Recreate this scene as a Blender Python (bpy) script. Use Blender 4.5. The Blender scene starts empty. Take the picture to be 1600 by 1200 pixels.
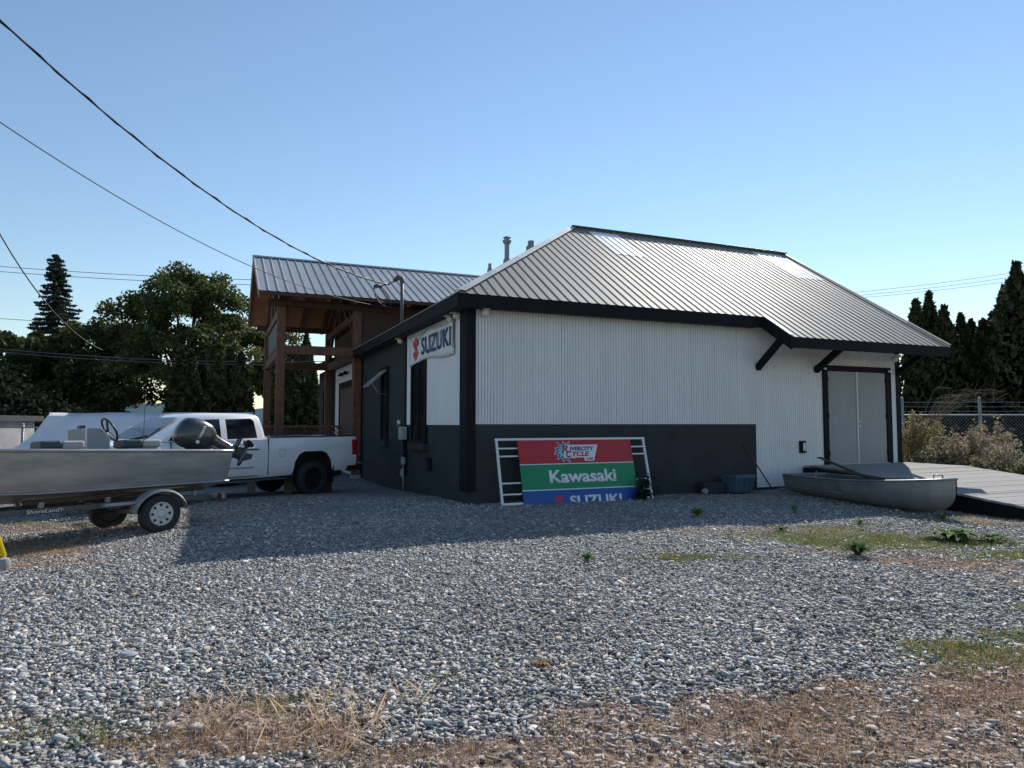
import bpy, math, random
import numpy as np
from mathutils import Vector, Matrix
random.seed(7); RNG=np.random.default_rng(11)
S=bpy.context.scene; COL=S.collection
R=math.radians
# ------------------------------------------------------------------ camera
cam=bpy.data.cameras.new('camera'); camo=bpy.data.objects.new('camera',cam); COL.objects.link(camo); S.camera=camo
cam.sensor_width=36; cam.lens=23.98; cam.clip_start=.1; cam.clip_end=4000
camo.location=(0,0,1.6); camo.rotation_euler=(math.pi/2+.058,0,0)
# ------------------------------------------------------------------ sky and sun
SUN_AZ=R(27); SUN_EL=R(34.5)           # azimuth clockwise from +Y
w=bpy.data.worlds.new('World'); S.world=w; w.use_nodes=True
nt=w.node_tree; nt.nodes.clear()
sky=nt.nodes.new('ShaderNodeTexSky'); sky.sky_type='NISHITA'; sky.sun_disc=False
sky.sun_elevation=SUN_EL; sky.sun_rotation=SUN_AZ; sky.air_density=1.3; sky.dust_density=0; sky.ozone_density=3; sky.altitude=200
bg=nt.nodes.new('ShaderNodeBackground'); bg.inputs[1].default_value=.102
wo=nt.nodes.new('ShaderNodeOutputWorld'); nt.links.new(sky.outputs[0],bg.inputs[0]); nt.links.new(bg.outputs[0],wo.inputs[0])
sl=bpy.data.lights.new('sun','SUN'); sl.energy=4.4; sl.angle=R(.5); sl.color=(1,.94,.86)
slo=bpy.data.objects.new('sun',sl); COL.objects.link(slo); slo.location=(10,20,30)
sd=Vector((math.sin(SUN_AZ)*math.cos(SUN_EL),math.cos(SUN_AZ)*math.cos(SUN_EL),math.sin(SUN_EL)))
slo.rotation_euler=sd.to_track_quat('Z','Y').to_euler()
vs=S.view_settings; vs.view_transform='Standard'; vs.look='None'; vs.exposure=.46; vs.gamma=1; vs.use_curve_mapping=False
# ------------------------------------------------------------------ helpers
def link(o,parent=None):
    COL.objects.link(o)
    if parent is not None: o.parent=parent
    return o
def tag(o,label=None,cat=None,group=None,kind=None):
    if label: o['label']=label
    if cat: o['category']=cat
    if group: o['group']=group
    if kind: o['kind']=kind
    return o
def empty(name,loc=(0,0,0),rz=0,label=None,cat=None,group=None):
    o=bpy.data.objects.new(name,None); o.location=loc; o.rotation_euler=(0,0,rz); o.empty_display_size=.2
    link(o); return tag(o,label,cat,group)
class MB:
    def __init__(s): s.v=[]; s.f=[]
    def add(s,vs,fs):
        n=len(s.v); s.v+= [tuple(p) for p in vs]; s.f+= [tuple(i+n for i in f) for f in fs]; return s
    def hexa(s,p):   # 4 bottom ccw, 4 top
        return s.add(p,[(3,2,1,0),(4,5,6,7),(0,1,5,4),(1,2,6,5),(2,3,7,6),(3,0,4,7)])
    def box(s,x0,x1,y0,y1,z0,z1,m=None):
        p=[(x0,y0,z0),(x1,y0,z0),(x1,y1,z0),(x0,y1,z0),(x0,y0,z1),(x1,y0,z1),(x1,y1,z1),(x0,y1,z1)]
        if m is not None: p=[m@Vector(q) for q in p]
        return s.hexa(p)
    def bar(s,a,b,wd,ht,up=(0,0,1)):   # rectangular bar from a to b
        a=Vector(a); b=Vector(b); d=(b-a).normalized(); up=Vector(up)
        if abs(d.dot(up))>.98: up=Vector((1,0,0))
        sx=d.cross(up).normalized()*wd/2; sz=sx.cross(d).normalized()*ht/2
        return s.hexa([a-sx-sz,a+sx-sz,b+sx-sz,b-sx-sz,a-sx+sz,a+sx+sz,b+sx+sz,b-sx+sz])
    def tube(s,pts,r,n=8,cap=True):
        pts=[Vector(p) for p in pts]; k=len(pts)
        rs=r if hasattr(r,'__len__') else [r]*k
        vs=[];fs=[]; up=None
        for i,p in enumerate(pts):
            d=(pts[min(i+1,k-1)]-pts[max(i-1,0)]).normalized()
            if up is None:
                up=Vector((0,0,1)) if abs(d.z)<.9 else Vector((1,0,0))
            x=d.cross(up).normalized(); up=x.cross(d).normalized()
            for j in range(n):
                t=2*math.pi*j/n; vs.append(p+x*(math.cos(t)*rs[i])+up*(math.sin(t)*rs[i]))
        for i in range(k-1):
            for j in range(n): fs.append((i*n+j,i*n+(j+1)%n,(i+1)*n+(j+1)%n,(i+1)*n+j))
        if cap: fs.append(tuple(range(n))[::-1]); fs.append(tuple(range((k-1)*n,k*n)))
        return s.add(vs,fs)
    def lathe(s,prof,n=24,m=None,cap=True):   # prof [(r,z)], axis z
        vs=[];fs=[];k=len(prof)
        for r,z in prof:
            for j in range(n):
                t=2*math.pi*j/n; q=Vector((r*math.cos(t),r*math.sin(t),z)); vs.append(m@q if m is not None else q)
        for i in range(k-1):
            for j in range(n): fs.append((i*n+j,i*n+(j+1)%n,(i+1)*n+(j+1)%n,(i+1)*n+j))
        if cap: fs.append(tuple(range(n))[::-1]); fs.append(tuple(range((k-1)*n,k*n)))
        return s.add(vs,fs)
    def prism(s,poly,f0,f1):  # poly list of 2d; f0,f1 map 2d->3d
        n=len(poly); vs=[f0(*p) for p in poly]+[f1(*p) for p in poly]
        fs=[tuple(range(n))[::-1],tuple(range(n,2*n))]+[(i,(i+1)%n,n+(i+1)%n,n+i) for i in range(n)]
        return s.add(vs,fs)
    def loft(s,rings,cap=True,closed=True):
        n=len(rings[0]); vs=[p for r in rings for p in r]; fs=[]
        m=n if closed else n-1
        for i in range(len(rings)-1):
            for j in range(m): fs.append((i*n+j,i*n+(j+1)%n,(i+1)*n+(j+1)%n,(i+1)*n+j))
        if cap: fs.append(tuple(range(n))[::-1]); fs.append(tuple(range((len(rings)-1)*n,len(rings)*n)))
        return s.add(vs,fs)
    def mesh(s,name,smooth=False):
        me=bpy.data.meshes.new(name); me.from_pydata(s.v,[],s.f); me.validate(); me.update()
        if smooth: me.polygons.foreach_set('use_smooth',[True]*len(me.polygons))
        return me
    def build(s,name,mat,parent=None,smooth=False,bevel=0,segs=2,auto=None,fix=False):
        me=s.mesh(name,smooth)
        if fix:
            import bmesh
            bm=bmesh.new(); bm.from_mesh(me); bmesh.ops.recalc_face_normals(bm,faces=bm.faces); bm.to_mesh(me); bm.free()
        o=bpy.data.objects.new(name,me); me.materials.append(MAT[mat]); link(o,parent)
        if auto is not None:
            me.polygons.foreach_set('use_smooth',[True]*len(me.polygons)); me.set_sharp_from_angle(angle=R(auto))
        if bevel:
            b=o.modifiers.new('bevel','BEVEL'); b.width=bevel; b.segments=segs; b.limit_method='ANGLE'; b.angle_limit=R(35)
        return o
def obj_from(name,me,mat,parent=None):
    o=bpy.data.objects.new(name,me)
    if mat and len(me.materials)==0: me.materials.append(MAT[mat])
    return link(o,parent)
def fastmesh(name,V,Fq,mat,parent=None,col=None,smooth=False):
    """V (n,3) float, Fq (m,k) int; uniform polygon size"""
    V=np.asarray(V,np.float32); Fq=np.asarray(Fq,np.int32); k=Fq.shape[1]
    me=bpy.data.meshes.new(name); me.vertices.add(len(V)); me.vertices.foreach_set('co',V.ravel())
    me.loops.add(Fq.size); me.loops.foreach_set('vertex_index',Fq.ravel())
    me.polygons.add(len(Fq)); me.polygons.foreach_set('loop_start',np.arange(len(Fq),dtype=np.int32)*k)
    me.update(calc_edges=True)
    if smooth: me.polygons.foreach_set('use_smooth',np.ones(len(Fq),bool))
    if col is not None:
        a=me.attributes.new('Col','FLOAT_COLOR','POINT'); c=np.ones((len(V),4),np.float32); c[:,:3]=col; a.data.foreach_set('color',c.ravel())
    me.materials.append(MAT[mat]); o=bpy.data.objects.new(name,me); return link(o,parent)
def boolean(o,cutter_mb):
    c=cutter_mb.mesh('cut'); import bmesh; bm=bmesh.new(); bm.from_mesh(c); bmesh.ops.recalc_face_normals(bm,faces=bm.faces); bm.to_mesh(c); bm.free(); co=bpy.data.objects.new('cut',c); COL.objects.link(co)
    if o.parent: co.parent=o.parent
    m=o.modifiers.new('b','BOOLEAN'); m.operation='DIFFERENCE'; m.object=co; m.solver='EXACT'
    bpy.context.view_layer.update(); dg=bpy.context.evaluated_depsgraph_get()
    me=bpy.data.meshes.new_from_object(o.evaluated_get(dg)); old=o.data
    o.modifiers.remove(m); o.data=me; bpy.data.objects.remove(co); bpy.data.meshes.remove(old)
# ------------------------------------------------------------------ materials
MAT={}
def M(name,col,rough=.6,metal=0,var=.12,scale=6,bump=0,bscale=None,spec=.5,col2=None,stretch=None,coat=0,trans=0,attr=False,alpha=1,detail=6,rnd=0):
    m=bpy.data.materials.new(name); m.use_nodes=True; t=m.node_tree; N=t.nodes; L=t.links
    p=N['Principled BSDF']; p.inputs['Roughness'].default_value=rough; p.inputs['Metallic'].default_value=metal
    p.inputs['Specular IOR Level'].default_value=spec; p.inputs['Coat Weight'].default_value=coat
    tc=N.new('ShaderNodeTexCoord'); mp=N.new('ShaderNodeMapping'); L.new(tc.outputs['Object'],mp.inputs[0])
    if stretch: mp.inputs['Scale'].default_value=stretch
    no=N.new('ShaderNodeTexNoise'); no.inputs['Scale'].default_value=scale; no.inputs['Detail'].default_value=detail; no.inputs['Roughness'].default_value=.65
    L.new(mp.outputs[0],no.inputs['Vector'])
    cr=N.new('ShaderNodeValToRGB'); c2=col2 or [c*(1-var) for c in col]; c1=[min(1,c*(1+var)) for c in col] if not col2 else col
    cr.color_ramp.elements[0].position=.3; cr.color_ramp.elements[1].position=.7
    cr.color_ramp.elements[0].color=(*c2,1); cr.color_ramp.elements[1].color=(*c1,1)
    L.new(no.outputs['Fac'],cr.inputs[0]); src=cr.outputs[0]
    if attr:
        at=N.new('ShaderNodeAttribute'); at.attribute_name='Col'
        mx=N.new('ShaderNodeMix'); mx.data_type='RGBA'; mx.blend_type='MULTIPLY'; mx.inputs[0].default_value=1
        L.new(src,mx.inputs[6]); L.new(at.outputs['Color'],mx.inputs[7]); src=mx.outputs[2]
    if rnd:
        oi=N.new('ShaderNodeObjectInfo'); r2=N.new('ShaderNodeMapRange'); r2.inputs[3].default_value=1-rnd; r2.inputs[4].default_value=1+rnd; L.new(oi.outputs['Random'],r2.inputs[0])
        m2=N.new('ShaderNodeMix'); m2.data_type='RGBA'; m2.blend_type='MULTIPLY'; m2.inputs[0].default_value=1; L.new(src,m2.inputs[6]); L.new(r2.outputs[0],m2.inputs[7]); src=m2.outputs[2]
    L.new(src,p.inputs['Base Color'])
    rr=N.new('ShaderNodeMapRange'); rr.inputs[3].default_value=max(0,rough-.08); rr.inputs[4].default_value=min(1,rough+.1)
    L.new(no.outputs['Fac'],rr.inputs[0]); L.new(rr.outputs[0],p.inputs['Roughness'])
    if bump:
        n2=N.new('ShaderNodeTexNoise'); n2.inputs['Scale'].default_value=bscale or scale*4; n2.inputs['Detail'].default_value=4
        L.new(mp.outputs[0],n2.inputs['Vector'])
        b=N.new('ShaderNodeBump'); b.inputs['Strength'].default_value=bump; b.inputs['Distance'].default_value=.02
        L.new(n2.outputs['Fac'],b.inputs['Height']); L.new(b.outputs[0],p.inputs['Normal'])
    if trans:
        tr=N.new('ShaderNodeBsdfTranslucent'); L.new(src,tr.inputs[0]); ms=N.new('ShaderNodeMixShader'); ms.inputs[0].default_value=trans
        L.new(p.outputs[0],ms.inputs[1]); L.new(tr.outputs[0],ms.inputs[2]); L.new(ms.outputs[0],N['Material Output'].inputs[0])
    MAT[name]=m; return m
M('roof_metal',(.275,.257,.228),.62,.0,var=.12,scale=1.2,stretch=(1.5,.25,1),spec=.2,rnd=.05)
M('porch_metal',(.30,.315,.325),.45,.0,var=.1,scale=.8,spec=.5,rnd=.05)
M('cap_metal',(.5,.5,.48),.35,.1,var=.08,scale=2)
M('dark_cap',(.10,.13,.15),.4,.2,var=.1,scale=2)
M('skylight',(.88,.87,.84),.35,0,var=.05,scale=2,spec=.6)  # whiter base colour stands in for highlights and light through the panels
M('white_siding',(.70,.70,.71),.45,.0,var=.06,scale=1.6,stretch=(1.5,1,.25),spec=.4,rnd=.025)
M('white_board',(.72,.72,.73),.55,0,var=.05,scale=2,stretch=(1,1,.3),bump=.1,bscale=30)
M('dark_stucco',(.042,.047,.050),.9,0,spec=.15,var=.16,scale=1.6,bump=.35,bscale=60)
M('dark_trim',(.010,.010,.013),.7,0,spec=.15,var=.2,scale=4,bump=.08,bscale=40)
M('soffit',(.03,.03,.035),.8)
M('door_grey',(.26,.265,.27),.5,0,var=.1,scale=2.5,stretch=(1,1,.3),bump=.05)
M('strip_grey',(.5,.52,.54),.45,.3)
M('steel',(.45,.45,.46),.4,.8,var=.12,scale=12)
M('galv',(.27,.285,.30),.5,.3,var=.2,scale=20)
M('white_plastic',(.7,.68,.63),.45)
M('grey_plastic',(.3,.32,.34),.5)
M('black_plastic',(.015,.015,.017),.4)
M('glass_dark',(.012,.014,.018),.08,0,var=.05,spec=.6)
M('timber',(.19,.078,.04),.6,0,var=.3,scale=5,stretch=(1,1,1),bump=.25,bscale=25,col2=(.07,.032,.02))
M('timber_board',(.095,.040,.025),.7,0,col2=(.045,.022,.015),scale=5,bump=.2,bscale=25)
M('timber_light',(.42,.2,.085),.6,0,col2=(.28,.12,.05),scale=4,stretch=(.3,3,3),bump=.15,bscale=20)
M('door_wood',(.075,.05,.042),.5,0,var=.3,scale=6,stretch=(4,4,.4))
M('plank',(.35,.34,.325),.85,0,spec=.2,col2=(.19,.185,.178),scale=5,stretch=(.5,8,8),bump=.3,bscale=16,rnd=.12)
M('red_panel',(.42,.012,.022),.4,0,var=.06,scale=3)
M('green_panel',(.0,.21,.085),.4,0,var=.06,scale=3)
M('blue_panel',(.004,.07,.30),.4,0,var=.06,scale=3)
M('sign_white',(.66,.68,.70),.4,0,var=.05)
M('vinyl',(.68,.69,.71),.45,0,var=.04,scale=3)
M('letter_blue',(.012,.06,.2),.5,0,var=.1)
M('letter_red',(.5,.03,.035),.5,0,var=.1)
M('letter_navy',(.02,.04,.14),.5)
M('letter_cyan',(.2,.45,.55),.5)
M('letter_white',(.72,.74,.76),.45)
M('truck_white',(.80,.82,.85),.22,0,var=.02,scale=2,coat=.6)
M('gap_dark',(.02,.022,.026),.6)
M('tyre',(.018,.018,.019),.75,0,var=.25,scale=20,bump=.3,bscale=80)
M('rim_black',(.015,.015,.016),.35,.4)
M('rim_steel',(.52,.52,.54),.4,.1,var=.1)
M('chrome',(.75,.76,.78),.12,1,var=.03)
M('tail_red',(.32,.008,.012),.15,0,coat=.5)
M('frame_dark',(.09,.095,.10),.6,.2,var=.3,scale=15)
M('lamp_rust',(.07,.03,.025),.5,0)
M('lamp_clear',(.6,.62,.65),.1,0,coat=.5)
M('aluminium',(.43,.435,.44),.42,.65,col2=(.25,.25,.255),scale=2.6,stretch=(.5,1,2.6),bump=.04,bscale=9)  # contrasting blotches imitate uneven reflections on the hull
M('alu_old',(.29,.295,.30),.45,.5,col2=(.18,.185,.19),scale=3,bump=.06,bscale=10)
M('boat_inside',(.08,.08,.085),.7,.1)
M('console_grey',(.22,.24,.27),.45,.1,var=.08)
M('seat_grey',(.36,.36,.36),.55,0,bump=.1)
M('seat_navy',(.03,.04,.06),.5,0,bump=.1)
M('cowl',(.05,.05,.054),.28,.25,var=.05,coat=.5)
M('motor_dark',(.02,.02,.022),.4,.1)
M('alu_bright',(.6,.6,.6),.25,.9)
M('rubber_wood',(.07,.045,.03),.8)
M('oar_wood',(.06,.045,.035),.75,0,var=.3)
M('tarp',(.64,.64,.66),.6,0,var=.1,scale=1.5,bump=.35,bscale=5)
M('tote',(.055,.085,.13),.5,0,var=.1)
M('yellow',(.75,.52,.01),.45,0,var=.08)
M('concrete',(.24,.24,.235),.9,0,var=.2,bump=.2)
M('shed_wall',(.42,.42,.43),.8,0,col2=(.25,.25,.26),scale=1.5)
M('shed_dark',(.03,.032,.036),.8)
M('terracotta',(.12,.07,.05),.8)
M('cable',(.012,.012,.014),.6)
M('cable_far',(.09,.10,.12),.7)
M('bark',(.055,.042,.032),.9,0,var=.3,bump=.4,bscale=15)
M('stem_dry',(.20,.15,.10),.8)
M('leaf_maple',(.082,.107,.042),.65,0,spec=.2,var=.25,scale=.6,trans=.42,attr=True)
M('leaf_spruce',(.035,.055,.04),.7,0,var=.2,scale=1,trans=.1,attr=True)
M('leaf_cedar',(.06,.07,.036),.8,0,spec=.1,var=.2,scale=1,trans=.12,attr=True)
M('leaf_dry',(.37,.325,.255),.8,0,spec=.1,var=.2,scale=1,trans=.3,attr=True)
M('leaf_weed',(.11,.18,.06),.8,0,spec=.1,var=.2,scale=4,trans=.45,attr=True)
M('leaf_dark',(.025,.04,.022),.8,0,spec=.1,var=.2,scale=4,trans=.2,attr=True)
M('grass_dry',(.44,.34,.24),.8,0,spec=.15,var=.15,scale=3,trans=.35,attr=True)
M('grass_green',(.16,.195,.075),.8,0,spec=.15,var=.15,scale=3,trans=.45,attr=True)
M('stone',(.365,.356,.345),.8,0,var=.28,scale=45,attr=True,bump=.25,bscale=120,spec=.18)
M('sign_art',(.05,.06,.08),.4,0,col2=(.16,.17,.17),scale=7)
M('red_flower',(.25,.02,.03),.6)
M('far_hill',(.07,.11,.13),.95,0,spec=0,var=.2,scale=.02)
# ------------------------------------------------------------------ ground
def ss(t): t=np.clip(t,0,1); return t*t*(3-2*t)
def gz(x,y):
    x=np.asarray(x,float); y=np.asarray(y,float)
    z=-.30*ss((y-13)/9)*(1-ss((x+1.2)/2.2))
    z=z-.11*ss((-4.6-x)/2.4)*(1-ss((y-13)/4))
    z=z-.10*ss((x-6.9)/1.4)*(1-ss((y-12.6)/2.0))*ss((y-8.5)/2.5)
    return z
_perm=RNG.random((64,64))
def vnoise(x,y):
    xi=np.floor(x).astype(int); yi=np.floor(y).astype(int); fx=ss(x-xi); fy=ss(y-yi)
    g=lambda i,j:_perm[i%64,j%64]
    return (g(xi,yi)*(1-fx)+g(xi+1,yi)*fx)*(1-fy)+(g(xi,yi+1)*(1-fx)+g(xi+1,yi+1)*fx)*fy
def fbm(x,y): return .5*vnoise(x,y)+.3*vnoise(2.1*x+7,2.1*y+3)+.2*vnoise(4.3*x+1,4.3*y+9)
DRY=[(-1.35,3.62,.75,.36,1.0),(-.2,3.35,1.1,.22,.9),(.35,3.72,.35,.18,.7),(1.75,3.55,1.0,.42,1.0),(2.9,3.9,1.0,.62,1.0),(1.3,3.9,.35,.16,.7),(3.4,4.6,.6,.35,.6),
     (5.2,7.7,.7,.28,.7),(4.5,8.5,.9,.4,.35),(5.0,6.9,.6,.25,.4),(3.9,10.2,1.5,.55,.4),(-6.9,9.5,1.2,.55,.9),(-5.9,8.7,.9,.3,.75),(-5.4,7.9,.8,.25,.8),(-7.8,11.2,2.2,.5,.5),(.2,4.56,.10,.06,1.0),
     (8.5,12.0,1.5,.5,.5),(4.7,8.0,.5,.2,.7),(-3.0,3.6,.6,.3,.4)]
GREEN=[(5.3,9.15,1.7,.42,.9),(6.3,8.2,.9,.42,1.0),(4.3,9.8,1.2,.4,.6),(2.05,8.15,.42,.17,1.0),(2.7,8.2,.3,.1,.5),(3.2,4.75,.55,.34,.9),(3.9,5.2,.5,.2,.8),(4.6,6.0,.5,.2,.8),(-2.3,3.62,.55,.2,.6),(-1.25,3.95,.25,.1,.5),(-.45,4.35,.16,.07,.7),
       (7.3,11.4,.8,.3,.5),(1.35,8.05,.3,.08,.4),(5.0,10.6,.9,.25,.5),(-7.2,11.6,1.2,.3,.4)]
def mask(x,y,P):
    m=np.zeros_like(x); n=fbm(x*1.7,y*2.2)-.5; n2=fbm(x*6,y*6)-.5
    for cx,cy,rx,ry,st in P:
        d=np.sqrt(((x-cx)/rx)**2+((y-cy)/ry)**2)+1.3*n+.8*n2
        m=np.maximum(m,st*ss((1.35-d)/.8))
    return m
def axis(lo,hi,st,far,k=1.35):
    a=list(np.arange(lo,hi+1e-6,st)); s=st; q=hi
    while q<far: s*=k; q+=s; a.append(q)
    s=st; q=lo
    while q>-far: s*=k; q-=s; a.insert(0,q)
    return np.array(a)
gx=axis(-9,10,.10,1500); gy=axis(2.4,16,.10,1500)
X,Y=np.meshgrid(gx,gy); Z=gz(X,Y)+ (fbm(X*1.2,Y*1.2)-.5)*.03*((Y>3)&(Y<30)&(abs(X)<15))
D=mask(X,Y,DRY); G=mask(X,Y,GREEN)
far=ss((np.hypot(X,Y-10)-26)/10)
base=np.array([.225,.219,.212]); soil=np.array([.25,.18,.14]); grn=np.array([.10,.11,.05]); turf=np.array([.13,.115,.06])
c=np.ones(X.shape+(3,))*base
c=c*(1-G[...,None]*.8)+grn*G[...,None]*.8
c=c*(1-D[...,None]*.75)+soil*D[...,None]*.75
c=c*(1-far[...,None])+turf*far[...,None]
nx,ny=len(gx),len(gy); idx=np.arange(nx*ny).reshape(ny,nx)
Fq=np.stack([idx[:-1,:-1],idx[:-1,1:],idx[1:,1:],idx[1:,:-1]],-1).reshape(-1,4)
def ground_mat():
    m=bpy.data.materials.new('ground_gravel'); m.use_nodes=True; t=m.node_tree; N=t.nodes; L=t.links; p=N['Principled BSDF']; p.inputs['Roughness'].default_value=.9; p.inputs['Specular IOR Level'].default_value=.1
    at=N.new('ShaderNodeAttribute'); at.attribute_name='Col'; tc=N.new('ShaderNodeTexCoord')
    vo=N.new('ShaderNodeTexVoronoi'); vo.inputs['Scale'].default_value=20; vo.feature='F1'; L.new(tc.outputs['Object'],vo.inputs['Vector'])
    hs=N.new('ShaderNodeSeparateColor'); L.new(vo.outputs['Color'],hs.inputs[0])
    mr=N.new('ShaderNodeMapRange'); mr.inputs[3].default_value=.55; mr.inputs[4].default_value=1.5; L.new(hs.outputs[0],mr.inputs[0])
    mx=N.new('ShaderNodeMix'); mx.data_type='RGBA'; mx.blend_type='MULTIPLY'; mx.inputs[0].default_value=1
    L.new(at.outputs['Color'],mx.inputs[6]); L.new(mr.outputs[0],mx.inputs[7]); L.new(mx.outputs[2],p.inputs['Base Color'])
    b=N.new('ShaderNodeBump'); b.inputs['Strength'].default_value=.9; b.inputs['Distance'].default_value=.03; b.invert=True
    L.new(vo.outputs['Distance'],b.inputs['Height']); L.new(b.outputs[0],p.inputs['Normal'])
    MAT['ground_gravel']=m
ground_mat()
g=fastmesh('ground',np.stack([X,Y,Z],-1).reshape(-1,3),Fq,'ground_gravel',col=c.reshape(-1,3),smooth=True)
tag(g,'grey crushed gravel yard stretching to the horizon','ground',kind='structure')
def hills():
    mb=MB(); n=60; rings=[]
    for k,(d,h) in enumerate(((900,0),(1050,1.0),(1500,0))):
        rings.append([((-1.15+i*2.3/n)*d, d, -5+h*(36+4*math.sin(i*.5)+4*math.sin(i*1.7+1)+5*math.sin(i*3.1))) for i in range(n+1)])
    mb.loft(rings,cap=False,closed=False); o=mb.build('hills','far_hill',smooth=True); tag(o,'low wooded hills far behind the trees','hills',kind='structure')
hills()
# ------------------------------------------------------------------ building (local: x along front wall, y along side wall)
TH=.405; BC=(-.868,13.705)
def W(a,b,z=0): return Vector((BC[0]+a*math.cos(TH)-b*math.sin(TH),BC[1]+a*math.sin(TH)+b*math.cos(TH),z))
B=empty('workshop_building',(BC[0],BC[1],0),TH,'long workshop with ribbed metal hip roof, white corrugated siding and dark plaster base','building')
OH,OHS,OH2=.387,.36,1.254; ZE,ZE2,ZR=4.171,3.595,7.271; DR=4.268; TL=4.673; T1=7.311; TR=12.727; WR=12.36
SLF=(ZR-ZE)/(DR+OH); SLL=(ZR-ZE)/(TL+OHS)
zf=lambda b: ZE+SLF*(b+OH)
zl=lambda a: ZE+SLL*(a+OHS)
def ribbed(name,t0,t1,lo,hi,P,nrm,mat,parent,pitch=.2286,h=.014,phase=0,off=.0,breaks=()):
    ts=[]; k=math.floor((t0-phase)/pitch)
    pts={t0:None,t1:None}
    L=[]
    while phase+k*pitch<t1+.1:
        c=phase+k*pitch
        for d,z in ((-.026,0),(-.012,h),(.012,h),(.026,0)): L.append((c+d,z))
        k+=1
    def ht(t):
        for i in range(len(L)-1):
            if L[i][0]<=t<=L[i+1][0]:
                q=(t-L[i][0])/(L[i+1][0]-L[i][0]+1e-9); return L[i][1]*(1-q)+L[i+1][1]*q
        return 0
    ts=sorted([t0,t1]+[t for t,_ in L if t0+1e-4<t<t1-1e-4]+[b for b in breaks if t0<b<t1])
    N=Vector(nrm); mb=MB(); vs=[]
    for t in ts:
        z=ht(t)+off; a=P(t,lo(t))+N*z; b=P(t,hi(t))+N*z; vs+= [a,b]
    fs=[(2*i,2*i+2,2*i+3,2*i+1) for i in range(len(ts)-1)]
    mb.add(vs,fs); return mb.build(name,mat,parent)
# front slope panels
nf=Vector((0,-SLF,1)).normalized(); nl=Vector((-SLL,0,1)).normalized(); nb=Vector((0,SLF,1)).normalized()
hipb=lambda t: min(DR,-OH+(t+OHS)*(DR+OH)/(TL+OHS))
Pf=lambda t,b: Vector((t,b,zf(b)))
edges=[T1]
while edges[0]>-OHS+.3: edges.insert(0,edges[0]-.9144)
edges[0]=-OHS
while edges[-1]<TR-.5: edges.append(edges[-1]+.9144)
edges[-1]=TR
for i in range(len(edges)-1):
    e0,e1=edges[i],edges[i+1]; lo=(lambda t:-OH-.03) if e1<=T1+1e-3 else (lambda t:-OH2-.03)
    ribbed('roof_panel',e0,e1-.002,lo,hipb,Pf,nf,'roof_metal',B,phase=T1+.05,off=.001*(i%2),breaks=(TL,))
for a0,a1,b0 in ((5.12,6.1,2.58),(11.2,12.35,2.32)):
    o=ribbed('skylight_panel',a0,a1,lambda t:b0,lambda t:DR-.16,Pf,nf,'skylight',B,phase=T1+.05,off=.006)
# left slope
Pl=lambda t,a: Vector((a,t,zl(a)))
hipa=lambda t: min(TL,-OHS+(t+OH)*(TL+OHS)/(DR+OH))
q=-OH
while q<10.9:
    e=min(q+.9144,10.95); ribbed('roof_panel',q,e-.002,lambda t:-OHS-.03,hipa,Pl,nl,'roof_metal',B,phase=0,breaks=(DR,)); q=e
# back slope and dark sheet added under the panels to block light
Pb=lambda t,b: Vector((t,b,ZR-SLF*(b-DR)))
q=TL
while q<TR-.1:
    e=min(q+.9144,TR); ribbed('roof_panel',q,e-.002,lambda t:DR,lambda t:2*DR+OH,Pb,nb,'roof_metal',B,phase=T1+.05); q=e
mb=MB(); dz=.02; be=2*DR+OH
V=[(-OHS,-OH,ZE-dz),(T1,-OH,ZE-dz),(T1,-OH2,ZE2-dz),(TR,-OH2,ZE2-dz),(TR,DR,ZR-dz),(TL,DR,ZR-dz),(-OHS,10.95,ZE-dz),(TL,10.95,ZR-dz),(TR,be,ZE-dz),(TL,be,ZE-dz),(T1,DR,ZR-dz)]
mb.add(V,[(0,1,10,5),(1,10,4,3,2),(0,5,7,6),(5,4,8,9)]); mb.build('roof_light_block','soffit',B)
# caps
mb=MB(); mb.bar((TL-.05,DR,ZR+.03),(TR+.02,DR,ZR+.03),.26,.03); mb.build('ridge_cap','dark_cap',B,bevel=.008)
mb=MB()
p0=Vector((-OHS-.03,-OH-.03,ZE+.03)); p1=Vector((TL,DR,ZR+.05)); d=(p1-p0)
sA=Vector((.15,-.02,zf(-.02)-zf(0)))  # onto the front slope
mb.add([p0+Vector((.17,0,.004)),p0+Vector((0,0,.022)),p0+Vector((0,.17,.004)),p1+Vector((.17,0,.004)),p1+Vector((0,0,.022)),p1+Vector((0,.17,.004))],[(0,1,4,3),(1,2,5,4)])
mb.build('hip_cap','cap_metal',B)
mb=MB()
for (x,y0,z0,y1,z1) in ((TR+.0,-OH2-.03,ZE2,DR,ZR),(TR+.0,be,ZE,DR,ZR)):
    mb.bar((x-.03,y0,z0+.03),(x-.03,y1,z1+.03),.1,.025)
mb.build('rake_flashing','roof_metal',B)
mb=MB(); mb.bar((T1-.0,-OH-.02,ZE+.03),(T1-.0,-OH2-.03,ZE2+.02),.09,.02); mb.build('eave_flashing','cap_metal',B)
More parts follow.
